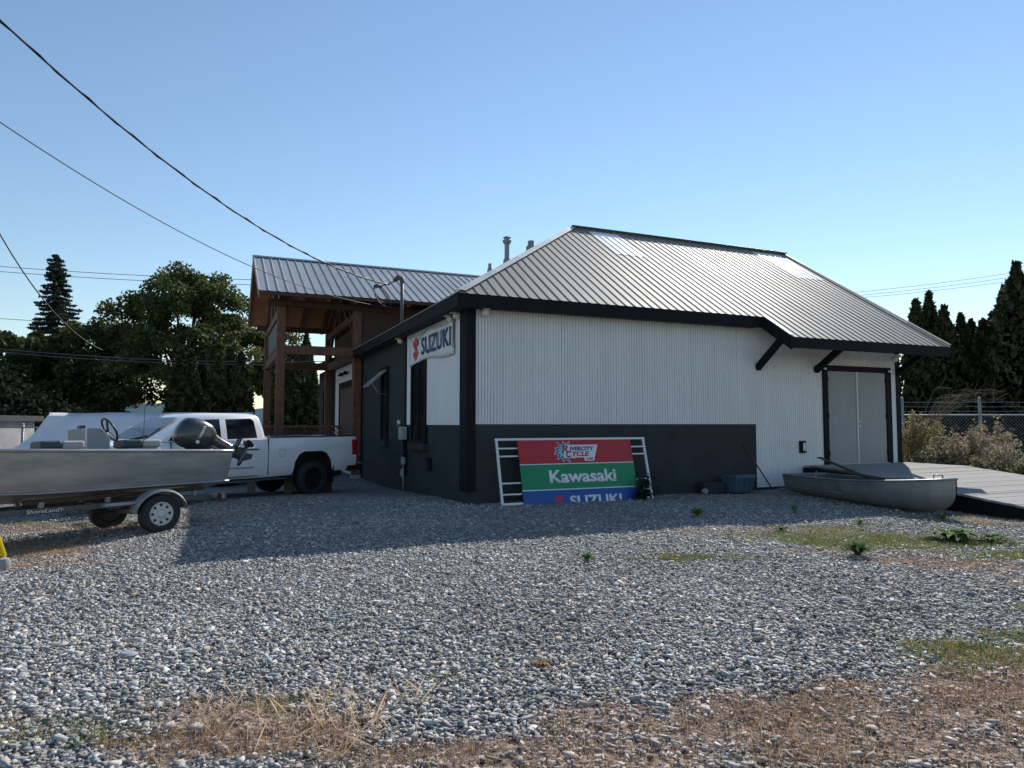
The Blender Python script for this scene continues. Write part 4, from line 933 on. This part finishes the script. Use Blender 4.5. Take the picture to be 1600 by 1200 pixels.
part('top_rail','timber',lambda m:m.box(0,5,-.04,.04,1.75,1.83),e)
for x in (0,1.6,3.3,5): part('post','timber',lambda m:m.box(x-.06,x+.06,.022,.12,0,1.85),e)
part('lower_panel','timber_board',lambda m:m.box(0,5,-.03,.02,.02,.98),e)
# ------------------------------------------------------------------ white tarp and shed on the left
def tarp():
    e=empty('tarp_shelter',(-12.2,21.5,-.25),R(-6),'large pale grey tarp stretched over a low ridge behind the truck and boat','tarp')
    n=40; m=14; V=[]
    for i in range(n+1):
        q=max(0,(i-1)/(n-1)); x=-2.55+q*6.8 if i else -2.95
        for j in range(m+1):
            t=j/m*2-1
            hgt=2.20-.02*math.sin(q*math.pi*3)**2; y=t*1.35
            z=hgt-abs(t)*1.15-.07*math.sin(abs(t)*math.pi) if i else 1.03-.1*abs(math.sin(t*4))
            z+=(.035*math.sin(q*17+t*5)-.05*abs(math.sin(q*math.pi*2.6+t*1.7)))*math.sin(abs(t)*math.pi) if i else 0
            V.append((x,y,z))
    F=[(i*(m+1)+j,(i+1)*(m+1)+j,(i+1)*(m+1)+j+1,i*(m+1)+j+1) for i in range(n) for j in range(m)]
    o=MB().add(V,F).build('tarp_sheet','tarp',e,smooth=True); s=o.modifiers.new('s','SOLIDIFY'); s.thickness=.008
    part('ridge_pole','galv',lambda m:m.tube([(-2.4,0,2.1),(4,0,2.1)],.03,8),e)
    for x in (-2.3,.6,3.8): part('support','galv',lambda m:m.tube([(x,0,0),(x,0,2.1)],.03,8),e)
    part('covered_load','gap_dark',lambda m:m.hexa([(-2.4,-1.0,.1),(3.9,-1.0,.1),(3.9,1.0,.1),(-2.4,1.0,.1),(-2.2,-.8,.95),(3.8,-.8,.95),(3.8,.8,.95),(-2.2,.8,.95)]),e)
tarp()
def shed():
    e=empty('garden_shed',(-20.6,25.5,-.3),R(5),'pale weathered shed with dark flat roof at the left edge','shed')
    part('wall','shed_wall',lambda m:m.box(-2.5,.9,0,3,0,2.0),e)
    for k in range(9): part('siding_board','shed_wall',lambda m:m.box(-2.5,.9,-.03-.008*(k%2),-.002,.02+k*.22,.225+k*.22),e)
    part('roof','shed_dark',lambda m:m.box(-2.8,1.1,-.3,3.3,2.0,2.22),e); part('roof_board','shed_dark',lambda m:m.box(-2.8,1.1,-.34,-.302,1.9,2.26),e)
    part('downpipe','shed_dark',lambda m:m.tube([(.84,-.1,0),(.84,-.1,2)],.06,8),e)
shed()
# ------------------------------------------------------------------ chain link fences
def fence(loc,rz,length,h,posts,lab,barbed=True,sp=.115,r=.0032,gap=None):
    e=empty('chain_link_fence',loc,rz,lab,'fence')
    diamond(e,'galv',0,length,.05,h,sp,r,'chain_link_mesh')
    for x in posts:
        p=part('post','galv',lambda m:m.tube([(x,.05,-.2),(x,.05,h+(.58 if barbed else .1))],.05,10),e,smooth=True)
        part('post_cap','galv',lambda m:m.lathe([(.055,0),(.055,.03),(.03,.06),(.005,.065)],10,Matrix.Translation((x,.05,h+(.57 if barbed else .1)))),p)
    part('top_rail','galv',lambda m:m.tube([(0,.02,h),(length,.02,h)],.028,8),e)
    if barbed:
        for k in range(3):
            z=h+.13+.16*k
            def bw(m):
                m.tube([(length*i/24,0,z+.01*math.sin(i*2.1+k)) for i in range(25)],.006,5)
                i=.1
                while i<length: m.box(i-.012,i+.012,-.004,.004,z-.006,z+.006); m.box(i-.003,i+.003,-.012,.012,z-.016,z+.016); i+=.3
            part('barbed_wire','galv',bw,e)
fence((13.75,24.0,0),R(-2),9.5,1.9,(0,2.67,5.6,8.6),'galvanised chain-link fence with barbed wire beside the wooden ramp')
fence((-20.3,26.0,-.3),R(3),4.5,1.75,(0.05,1.6,3.2,4.4),'dark chain-link fence between the shed and the tarp',False)
# yellow guy guard at the left edge
def guy():
    a=Vector((-5.74,7.78,0)); b=Vector((-6.75,8.0,2.2))
    e=empty('guy_wire_guard',a,0,'yellow plastic guy-wire guard at the left edge of the gravel','guard')
    t=(b-a).normalized()
    part('guard_tube','yellow',lambda m:m.tube([t*.10,t*2.3],[.075,.05],12),e,smooth=True)
    part('anchor','concrete',lambda m:m.lathe([(.08,-.05),(.085,.02),(.07,.08),(.03,.1)],12),e,auto=40)
    part('guy_wire','galv',lambda m:m.tube([t*0,t*11],.008,6),e)
guy()
# ------------------------------------------------------------------ wires
def ray(x,y):
    dx,dy,dz=(x-800)/1065.74,1.0,-(y-600)/1065.74; c_,s_=math.cos(.058),math.sin(.058)
    return Vector((dx,dy*c_-dz*s_,dy*s_+dz*c_))
def span(name,lab,A,Bp,sag,r,mat='cable',n=40,group=None,twist=False):
    A=Vector(A);Bp=Vector(Bp); P=[]
    for i in range(n+1):
        q=i/n; P.append(A.lerp(Bp,q)-Vector((0,0,sag*4*q*(1-q))))
    mb=MB().tube(P,r,6)
    if twist: mb.tube([p+Vector((.02*math.sin(i*1.9),0,.02*math.cos(i*1.9))) for i,p in enumerate(P)],r*.7,5)
    o=mb.build(name,mat,smooth=True); tag(o,lab,'cable',group); return o
mast=W(-.3,5.3,5.45); low=W(-.12,5.1,4.72)
def thru(px,py,Y): r_=ray(px,py); return Vector((0,0,1.6))+r_*(Y/r_.y)
def ext(P,Q,k): return P+(P-Q)*k
span('service_cable','thick black service cable sagging from upper left to the roof mast',thru(-60,-25,9),W(-.4,5.4,5.4),.72,.016,twist=True)
span('telephone_cable','thin grey cable below the thick one, running down to the roof mast',thru(-60,150,9),low,.62,.008)
span('far_cable','dark cable dropping steeply across the sky beside the spruce',thru(-20,330,30),thru(160,547,38),1.0,.03)
for k,(ya,yb) in enumerate(((415,432),(423,440),(497,506),(543,556),(548,560))):
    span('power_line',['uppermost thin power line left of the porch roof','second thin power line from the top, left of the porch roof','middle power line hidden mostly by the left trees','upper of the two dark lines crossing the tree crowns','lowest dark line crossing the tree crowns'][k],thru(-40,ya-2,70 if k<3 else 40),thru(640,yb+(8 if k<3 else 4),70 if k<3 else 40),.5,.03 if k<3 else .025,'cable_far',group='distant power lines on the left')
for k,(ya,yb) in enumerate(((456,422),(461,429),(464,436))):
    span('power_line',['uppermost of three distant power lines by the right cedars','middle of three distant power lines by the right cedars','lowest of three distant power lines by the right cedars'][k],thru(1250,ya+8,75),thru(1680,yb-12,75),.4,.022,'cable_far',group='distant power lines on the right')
# ------------------------------------------------------------------ vegetation
def limb(m,a,b,r0,r1,wob=.15,n=5):
    a=Vector(a);b=Vector(b); L=(b-a).length
    P=[a.lerp(b,i/n)+Vector((random.uniform(-1,1),random.uniform(-1,1),random.uniform(-.5,.5)))*wob*L*.12*(0<i<n) for i in range(n+1)]
    m.tube(P,[r0+(r1-r0)*i/n for i in range(n+1)],7)
def broadleaf(lab,x,y,h,rx,rz,cz,ncl,nl,ls,cr,group=None,bottom=None,seed=1,tint=(1,1,1)):
    random.seed(seed); rg=np.random.default_rng(seed)
    e=empty('broadleaf_tree',(x,y,-.4),0,lab,'tree',group)
    cl=[]
    while len(cl)<ncl:
        p=rg.uniform(-1,1,3); d=np.linalg.norm(p)
        if d>1 or d<.35: continue
        if p[2]<-.75: continue
        cl.append((p[0]*rx*(1-.15*max(0,p[2])),p[1]*rx,cz+p[2]*rz))
    cl=np.array(cl)
    def tr(m):
        limb(m,(0,0,0),(0,0,cz*.8),h*.026,h*.016,.3)
        for i in rg.choice(ncl,min(22,ncl),replace=False):
            z0=cz*rg.uniform(.35,.8); limb(m,(0,0,z0),cl[i],h*.010,.025)
    part('trunk','bark',tr,e,smooth=True)
    rad=rg.uniform(.7,1.25,ncl)*cr
    idx=np.repeat(np.arange(ncl),nl); n=len(idx)
    d=rg.normal(0,1,(n,3)); d/=np.linalg.norm(d,axis=1)[:,None]; rr=rg.uniform(0,1,n)**.45
    P=cl[idx]+d*(rad[idx]*rr)[:,None]*np.array([1,1,.75])
    tc=rg.uniform(.55,1.35,ncl)[idx]*rg.uniform(.75,1.3,n); col=np.stack([tc*rg.uniform(.85,1.35,n),tc,tc*rg.uniform(.7,1.1,n)],1)*np.array(tint)
    leafcloud('crown',P,ls,'leaf_maple',e,col)
def spruce(lab,x,y,h,rb,seed=2):
    rg=np.random.default_rng(seed); random.seed(seed)
    e=empty('spruce_tree',(x,y,-.4),0,lab,'tree')
    part('trunk','bark',lambda m:m.tube([(0,0,0),(0,0,h*.5),(.05,0,h*.98)],[.28,.16,.02],8),e,smooth=True)
    P=[];mb=MB(); z=h*.99
    while z>1.5:
        q=1-z/h; r=rb*(.06+q**.85)*rg.uniform(.8,1.15)
        for k in range(7):
            a=rg.uniform(0,6.28); L=r*rg.uniform(.65,1.15); nseg=max(6,int(L*26))
            t=np.linspace(.05,1,nseg); dx=np.cos(a);dy=np.sin(a)
            zz=z-L*.30*t+.16*L*t**3
            sp=.10+.18*L*(1-t)*.6
            for m_ in range(4):
                o=rg.normal(0,1,(nseg,3))*np.array([1,1,.45])*sp[:,None]*.5
                P.append(np.stack([L*t*dx,L*t*dy,zz-.05],1)+o)
            mb.tube([(0,0,z),(L*.5*dx,L*.5*dy,z-L*.13),(L*dx*.95,L*dy*.95,z-L*.16)],[.035,.02,.008],4)
        z-=rg.uniform(.42,.62)*(.5+.7*q)
    mb.build('branches','bark',e)
    P=np.concatenate(P); n=len(P); c=rg.uniform(.6,1.3,(n,1))*np.ones((1,3)); leafcloud('crown',P,.17,'leaf_spruce',e,c,aspect=1.8)
def cedar(lab,x,y,h,r,group,seed,nl=3600,top=1.0,ls=.2,ztop=None):
    rg=np.random.default_rng(seed); e=empty('cedar_tree',(x,y,-.35),0,lab,'tree',group); h=h+.35
    part('trunk','bark',lambda m:m.tube([(0,0,0),(0,0,h*.6),(0,0,h*.95)],[.12,.07,.015],7),e,smooth=True)
    def prof(q): return r*np.minimum(1,(q/.10)**.5)*np.clip(1-((q-.25)/.75).clip(0,1)**1.7,0.02,1)
    q=rg.uniform(0.01,1,nl)**.9; a=rg.uniform(0,6.28,nl); lob=1+.16*np.sin(a*3+q*9+seed)+.10*np.sin(a*7-q*23)
    rr=prof(q)*lob*(1-.35*rg.uniform(0,1,nl)**2.2)+rg.normal(0,.04,nl)
    P=np.stack([rr*np.cos(a),rr*np.sin(a),q*h],1)
    c=rg.uniform(.55,1.35,nl)*(.85+.3*np.sin(q*40+a*4)); col=np.stack([c*rg.uniform(.9,1.3,nl),c,c*.9],1)
    leafcloud('crown',P,ls,'leaf_cedar',e,col,up=1.4,aspect=2.0)
    qs=[.02,.12,.3,.5,.7,.85,.95]; part('light_block_core','leaf_dark',lambda m:m.lathe([(float(prof(np.array([k]))[0])*.72,k*h) for k in qs],10),e,smooth=True)  # solid dark core added inside the crown to block light
X_=lambda px,Y: (px-800)/1065.74*Y
def zt(py,Y): return 1.6+(662-py)/1065.74*Y
broadleaf('tall broad maple tree left of the porch',X_(285,52),52,zt(402,52),6.3,5.9,8.0,250,170,.26,.95,seed=4)
broadleaf('dark bushy tree at the left edge beneath the spruce',X_(55,48),48,8.5,4.6,3.4,4.9,90,190,.30,.95,seed=5,tint=(.6,.65,.7))
broadleaf('smaller round tree between the spruce and the maple',X_(150,54),54,10.5,3.8,4.2,6.2,100,170,.27,.9,seed=6,tint=(.8,.85,.8))
broadleaf('pale maple behind the porch posts',X_(425,56),56,9.5,2.9,3.2,7.0,55,160,.27,.85,seed=8)
broadleaf('thin young tree in the gap left of the maple',X_(165,44),44,4.6,1.4,1.6,3.0,22,120,.25,.6,seed=9,tint=(.7,.75,.7))
spruce('tall pointed spruce rising above the left trees',X_(80,56),56,zt(386,56),4.3)
NL=[(278,40,560,.7),(297,40,549,.75),(316,41,551,.7),(340,40,556,.8),(358,41,544,.8),(376,40,553,.75)]
LL=['leftmost cedar of the row in front of the maple','second cedar from the left in front of the maple','third cedar from the left in front of the maple','third cedar left of the porch posts','second cedar left of the porch posts','cedar nearest the porch posts on their left']
for i,(px,Y,py,r) in enumerate(NL): cedar(LL[i],X_(px,Y),Y,zt(py,Y),r*1.05,'cedars left of the porch',20+i,3000,ls=.2)
for i,(px,Y,py,r,lab) in enumerate([(450,42,562,1.0,'left cedar seen through the porch'),(477,46,522,1.0,'tallest pointed cedar seen through the porch'),(463,41,560,.8,'middle cedar seen through the porch'),(487,41,568,.55,'right cedar seen through the porch'),(497,45,622,.7,'short round cedar beside the far wall')]): cedar(lab,X_(px,Y),Y,zt(py,Y),r,'cedars behind the porch',40+i,3000)
RC=[(1436,33,468),(1457,34,456),(1480,33,478),(1506,34,491),(1522,35,500),(1541,33,500),(1556,34,488),(1577,33,446),(1597,31,408),(1630,31,415),(1660,31,430)]
RL=['leftmost cedar behind the fence, beside the roof corner','tallest cedar of the left group behind the fence','third cedar from the roof corner behind the fence','fourth cedar from the roof corner, with low pointed top','slim cedar in the middle of the right hedge','lowest cedar in the middle of the right hedge','cedar just left of the two tallest ones','second tallest cedar near the right edge','tallest cedar at the right edge','cedar beyond the right edge','last cedar beyond the right edge']
for i,(px,Y,py) in enumerate(RC): cedar(RL[i],X_(px,Y),Y,zt(py,Y),1.0+.25*(py<450)+.1*(i%3),'cedars behind the chain-link fence',60+i,3800,ls=.17)
# dark shrubs along the left boundary
for i,(px,Y,h,r) in enumerate([(-10,36,4.6,2.3),(40,36,3.4,2.0),(85,37,3.2,1.9),(125,38,2.6,1.8),(205,60,2.4,2.0),(250,44,2.3,1.5),(172,47,2.2,1.3)]):
    rg=np.random.default_rng(80+i); e=empty('shrub',(X_(px,Y),Y,-.4),0,['dark tall shrub at the left edge','dark shrub behind the shed','dark shrub behind the left end of the tarp','dark low shrub above the boat console','far shrub in the gap below the maple','dark shrub above the truck bonnet','small dark shrub under the gap in the trees'][i],'shrub','shrubs along the left boundary')
    n=4200; d=rg.normal(0,1,(n,3)); d/=np.linalg.norm(d,axis=1)[:,None]; rr=rg.uniform(0,1,n)**.35
    lob=1+.25*np.sin(d[:,0]*6+i)+.2*np.sin(d[:,1]*9+d[:,2]*7); P=d*(rr*lob)[:,None]*np.array([r,r*.8,h*.5])+np.array([0,0,h*.5]); P=P[P[:,2]>.05]
    c=rg.uniform(.5,1.2,(len(P),1))*np.ones((1,3)); leafcloud('foliage',P,.24,'leaf_dark',e,c)
    part('stem','bark',lambda m:[limb(m,(0,0,0),(rg.uniform(-.6,.6)*r,rg.uniform(-.4,.4)*r,h*.7),.06,.02) for k in range(6)],e,smooth=True)
# dry shrubs by the ramp
def dryshrub(px,py,Y,rad,lab,seed,n=2600,tint=(1,1,1),stems=45):
    rg=np.random.default_rng(seed); random.seed(seed); h=zt(py,Y); e=empty('dry_shrub',(X_(px,Y),Y,-.02),0,lab,'shrub','dry shrubs between ramp and fence')
    tips=[];mb=MB()
    for k in range(stems):
        a=rg.uniform(0,6.28); t=rg.uniform(.15,1); r=rad*t; hh=h*(1-.55*t*t)*rg.uniform(.75,1.03)
        b=np.array([r*np.cos(a),r*np.sin(a)*.8,hh]); s=b*np.array([.25,.25,0]); mid=(s+b)/2+np.array([0,0,h*.12])
        mb.tube([tuple(s),tuple(mid),tuple(b)],[.012,.008,.003],4); tips.append((s,mid,b))
    mb.build('stems','stem_dry',e)
    i=rg.integers(0,len(tips),n); q=rg.uniform(.25,1.03,n); T=np.array(tips)
    P=((1-q)**2)[:,None]*T[i,0]+(2*q*(1-q))[:,None]*T[i,1]+(q*q)[:,None]*T[i,2]+rg.normal(0,.055,(n,3))*(1+.6*(1-q))[:,None]
    P=P[P[:,2]>.03]; c=rg.uniform(.5,1.35,len(P)); col=np.stack([c,c*rg.uniform(.85,1.1,len(P)),c*rg.uniform(.7,1.1,len(P))],1)*np.array(tint)
    leafcloud('foliage',P,.065,'leaf_dry',e,col)
dryshrub(1436,644,20.5,1.1,'tall yellowish dry shrub nearest the building corner',101,4600,(.85,.88,.62))
dryshrub(1462,690,19.3,.9,'dry greyish shrub second from the building corner',102,4200,(.85,.85,.78))
dryshrub(1503,666,19.6,1.15,'broad tan dry shrub in the middle behind the ramp',103,5000,(1.0,.97,.93))
dryshrub(1548,646,20.0,.9,'tall sparse dry shrub beside the fence post',104,2600,(1.0,.95,.9))
dryshrub(1562,690,18.6,.8,'pale dry shrub right of the fence post',105,2600,(1.1,1.05,1.05))
dryshrub(1592,722,17.8,.8,'low green-tinged shrub at the right edge of the ramp',106,3200,(.75,.85,.55))
dryshrub(1535,712,18.2,.7,'low dry shrub just behind the ramp edge',107,3000,(.85,.85,.68))
def bare():
    rg=np.random.default_rng(3); e=empty('bare_shrub',(X_(1432,22.5),22.5,0),0,'leafless shrub with arching twigs in front of the dark cedars','shrub'); mb=MB()
    for k in range(24):
        a=rg.uniform(-.5,.5); L=rg.uniform(1.0,3.0); t=rg.uniform(.3,1.0)
        P=[(0+rg.uniform(-.2,.2),rg.uniform(-.3,.3),.6),(L*.3,a*.4,1.5+t*.5),(L*.65,a,2.0+.75*t),(L,a*1.4,2.1+.95*t-.12*L)]
        mb.tube(P,[.011,.008,.005,.002],4)
        for j in range(3):
            q=rg.uniform(.4,1); c=np.array(P[2])*(1-q)+np.array(P[3])*q; mb.tube([tuple(c),tuple(c+rg.normal(0,.2,3)+np.array([.15,0,.12]))],[.005,.002],3)
    mb.build('twigs','stem_dry',e)
bare()
# weeds
def rosette(x,y,r,n,lab,seed,h=.12,wd=.035,mat='leaf_weed',name='weed_plant',tint=(1,1,1)):
    rg=np.random.default_rng(seed); e=empty(name,(x,y,float(gz(x,y))+.005),0,lab,'weed'); 
    V=[];F=[];C2=[]
    for k in range(n):
        a=rg.uniform(0,6.28); L=r*rg.uniform(.5,1.1); hh=h*rg.uniform(.5,1.4); w_=wd*rg.uniform(.6,1.3); dx,dy=math.cos(a),math.sin(a); nx,ny=-dy,dx
        b=len(V); c=rg.uniform(.6,1.4)
        for t,ww,z in ((0,.25,0),(.35,.9,.75),(.7,1,1),(1,.05,.7)):
            for s in (-1,1): V.append((dx*L*t+nx*w_*ww*s,dy*L*t+ny*w_*ww*s,hh*z+.01)); C2.append((c*tint[0],c*tint[1],c*tint[2]))
        for i in range(3): F.append((b+2*i,b+2*i+1,b+2*i+3,b+2*i+2))
    fastmesh('leaves',np.array(V),np.array(F),mat,e,col=np.array(C2))
rosette(6.0,9.4,.42,60,'bright green broad-leaved weed rosette in the right grass patch',1,.11,.04)
rosette(6.45,9.25,.3,30,'second green weed rosette right of the bright one',2,.08,.03)
rosette(4.15,8.3,.20,240,'upright dark green grass tuft in the gravel on the right',3,.13,.006,tint=(.7,.85,.7))
rosette(4.95,12.05,.14,40,'small pale grey-green weed in the shade edge near the rowboat',4,.13,.007,tint=(1.6,1.3,2.0))
rosette(5.5,10.9,.15,30,'tiny green weed below the rowboat',5,.07,.012)
rosette(.88,8.05,.12,24,'tiny green weed in the open gravel',6,.07,.015)
rosette(4.0,10.2,.15,30,'small dark green weed clump left of the grass patch',8,.06,.014,tint=(.6,.7,.5))
rosette(7.2,11.5,.22,30,'yellow-green weed tuft beneath the rowboat bow',9,.08,.012,tint=(1.2,1,.7))
rosette(3.2,11.9,.22,40,'flat grassy tuft on the shade edge below the tote',11,.09,.012,tint=(.7,.8,.4))
def tallweed():
    p=W(3.62,-.78); rg=np.random.default_rng(12); e=empty('leafy_weed',(p.x,p.y,0),0,'dark leafy weed growing at the right end of the leaning sign','weed'); mb=MB(); P=[]
    for k in range(14):
        a=rg.uniform(0,6.28); L=rg.uniform(.1,.3); h=rg.uniform(.2,.72)*(1 if k<9 else .4); b=np.array([L*np.cos(a)*(1 if k<9 else 2),L*np.sin(a)*.6,h]); mb.tube([(0,0,0),tuple(b*.5+np.array([0,0,.06])),tuple(b)],[.007,.005,.002],4)
        q=rg.uniform(.2,1,(34,1)); P.append(b*q+rg.normal(0,.045,(34,3)))
    mb.build('stems','leaf_dark',e); P=np.concatenate(P); P=P[P[:,2]>.01]; leafcloud('foliage',P,.06,'leaf_dark',e,rg.uniform(.7,1.5,(len(P),1))*np.ones((1,3)))
tallweed()
# ------------------------------------------------------------------ loose gravel (real stones) and grass
def inb(x,y):
    dx=x-BC[0]; dy=y-BC[1]; a=dx*math.cos(TH)+dy*math.sin(TH); b=-dx*math.sin(TH)+dy*math.cos(TH); return a,b
def gravel():
    T=[]
    for k in range(8):
        t=np.array([(sx,sy,sz) for sz in (-1,1) for sx,sy in ((-1,-1),(1,-1),(1,1),(-1,1))],float)
        t+=RNG.uniform(-.55,.55,t.shape); t/=np.abs(t).max(); T.append(t)
    T=np.array(T); Fb=np.array([(4,5,6,7),(0,1,5,4),(1,2,6,5),(2,3,7,6),(3,0,4,7)])
    pts=[]
    for y0,y1,den in ((2.0,5.5,2500),(5.5,8.5,1800),(8.5,11.5,1100),(11.5,15.5,500)):
        wx=.80*y1+2.3; n=int((y1-y0)*2*wx*den); x=RNG.uniform(-wx,wx,n); y=RNG.uniform(y0,y1,n); k=(abs(x)<.77*y+2.2)&(RNG.uniform(0,1,n)<np.where((abs(x)>.77*y+.15)|(y<2.9),.45,1.0))
        pts.append(np.stack([x[k],y[k]],1))
    P=np.concatenate(pts); x,y=P[:,0],P[:,1]; a,b=inb(x,y)
    d=mask(x,y,DRY); g_=mask(x,y,GREEN)
    keep=(RNG.uniform(0,1,len(x))>.72*d+.0)&(RNG.uniform(0,1,len(x))>.62*g_)&~((a>-.08)&(b>-.08))&~((a>8.3)&(a<12.6)&(b>-6.2))
    x,y,d=x[keep],y[keep],d[keep]; n=len(x)
    s=np.where(RNG.uniform(0,1,n)<.45,RNG.lognormal(math.log(.0080),.25,n),RNG.lognormal(math.log(.0135),.34,n)).clip(.005,.034)
    sc=np.stack([s*RNG.uniform(.9,1.8,n),s*RNG.uniform(.5,.95,n),s*RNG.uniform(.22,.5,n)],1)
    V=T[RNG.integers(0,8,n)]*sc[:,None,:]
    ang=RNG.uniform(0,6.28,n); tl=RNG.normal(0,.24,(n,2))
    cx,sx=np.cos(tl[:,0]),np.sin(tl[:,0]); Y1=V[...,1]*cx[:,None]-V[...,2]*sx[:,None]; Z1=V[...,1]*sx[:,None]+V[...,2]*cx[:,None]; X1=V[...,0]
    cy,sy=np.cos(tl[:,1]),np.sin(tl[:,1]); X2=X1*cy[:,None]+Z1*sy[:,None]; Z2=-X1*sy[:,None]+Z1*cy[:,None]
    ca,sa=np.cos(ang)[:,None],np.sin(ang)[:,None]; X3=X2*ca-Y1*sa; Y3=X2*sa+Y1*ca
    z=gz(x,y)+(fbm(x*1.2,y*1.2)-.5)*.03+.006+sc[:,2]*.45+RNG.uniform(0,.012,n)
    VV=np.stack([X3+x[:,None],Y3+y[:,None],Z2+z[:,None]],-1).reshape(-1,3)
    FF=(Fb[None]+8*np.arange(n)[:,None,None]).reshape(-1,4)
    v=np.clip(RNG.lognormal(-.08,.36,n),.25,1.5); big=fbm(x*.6,y*.6); v*=.72+.5*big
    warm=RNG.uniform(0,1,n); tint=np.where((warm>.86)[:,None],np.array([1.14,1.02,.84]),np.where((warm<.5)[:,None],np.array([.97,1.0,1.01]),np.array([1.0,1.0,1.0])))
    # stones among dry soil are dusted brown
    dust=np.array([1.1,.84,.70]); tint=tint*(1-d[:,None]*.6)+dust*d[:,None]*.6
    col=np.repeat(v[:,None]*tint,8,0)
    o=fastmesh('gravel',VV,FF,'stone',col=col); tag(o,'loose grey crushed stone covering the yard','gravel',kind='stuff'); print('stones',n)
gravel()
def blades(name,mat,P_,n,hl,lab,cat,colf,lean=1.0,wd=.0035):
    x=[];y=[];m=[]
    for cx,cy,rx,ry,st in P_:
        k=int(n*rx*ry/sum(p[2]*p[3] for p in P_)*3.0); xx=RNG.uniform(cx-1.7*rx,cx+1.7*rx,k); yy=RNG.uniform(cy-1.7*ry,cy+1.7*ry,k); x.append(xx); y.append(yy)
    x=np.concatenate(x); y=np.concatenate(y); mm=mask(x,y,P_)*(.25+1.1*fbm(x*5+3,y*5)); a,b=inb(x,y)
    k=(RNG.uniform(0,1,len(x))<mm)&(y>2.9)&~((a>8.3)&(b>-6.2)&(b<0)); x,y=x[k],y[k]; n=len(x)
    h=RNG.uniform(hl[0],hl[1],n)*(.5+1.0*fbm(x*2,y*2)); an=RNG.uniform(0,6.28,n); ln=np.abs(RNG.normal(0,lean,n))
    dx=np.cos(an)*h*np.sin(np.clip(ln,0,1.45)); dy=np.sin(an)*h*np.sin(np.clip(ln,0,1.45)); dz=h*np.cos(np.clip(ln,0,1.45))
    pa=an+1.57+RNG.normal(0,.4,n); w_=wd*RNG.uniform(.6,1.4,n); wx=np.cos(pa)*w_; wy=np.sin(pa)*w_
    z=gz(x,y)+(fbm(x*1.2,y*1.2)-.5)*.03+.012
    V=np.stack([np.stack([x-wx,y-wy,z],1),np.stack([x+wx,y+wy,z],1),np.stack([x+dx*.55+wx*.7,y+dy*.55+wy*.7,z+dz*.65],1),np.stack([x+dx,y+dy,z+dz],1)],1).reshape(-1,3)
    F=np.arange(n*4).reshape(-1,4); col=np.repeat(colf(n),4,0)
    o=fastmesh(name,V,F,mat,col=col); tag(o,lab,cat,kind='stuff'); print(name,n)
def dc(n):
    c=RNG.uniform(.45,1.35,(n,1)); r=RNG.uniform(0,1,n)<.55; t=np.where(r[:,None],np.array([.9,.72,.64]),np.array([1.1,1.05,1.0])); return c*t
def gc(n):
    c=RNG.uniform(.5,1.4,(n,1)); r=RNG.uniform(0,1,n); t=np.where((r<.3)[:,None],np.array([2.2,1.35,1.4]),np.array([.85,1.0,.8])); return c*t
blades('dry_grass','grass_dry',DRY,90000,(.018,.055),'matted brown dry grass and needles at the edge of the gravel','grass',dc,1.5,.0016)
blades('green_grass','grass_green',GREEN,75000,(.02,.06),'thin green grass growing through the gravel','grass',gc,1.1,.0018)
STRAW=[(-1.25,3.75,.5,.28,1.0),(-.95,3.95,.4,.2,.7),(-.85,3.5,.5,.2,.6)]
blades('straw','grass_dry',STRAW,330,(.08,.2),'long pale straw stalks in the lower left dry patch','grass',lambda n:RNG.uniform(1.0,1.7,(n,1))*np.array([1.05,1,.9]),1.4,.0011)

for i,(px_,py_,r_,lab) in enumerate(((2.97,6.22,.05,'pale flat rock lying alone in the open gravel'),(-2.62,4.75,.05,'dark stone in the lower left gravel'),(3.05,3.55,.045,'grey stone in the lower right dry grass'))):
    rg=np.random.default_rng(i+5); mb=MB(); mb.lathe([(r_*.5,-.01),(r_*1.0,.0),(r_*1.05,r_*.25),(r_*.7,r_*.5),(r_*.1,r_*.55)],9); mb.v=[(x*(1.2+.2*rg.random()),y*(.8+.2*rg.random()),z) for x,y,z in mb.v]
    o=mb.build('loose_rock','concrete' if i==0 else 'grey_plastic',auto=25); o.location=(px_,py_,.02); tag(o,lab,'rock')
rosette(.19,4.56,.06,46,'orange-brown clump of dead leaves in the central gravel',31,.03,.012,'leaf_dry','dead_leaves',tint=(.8,.58,.38))
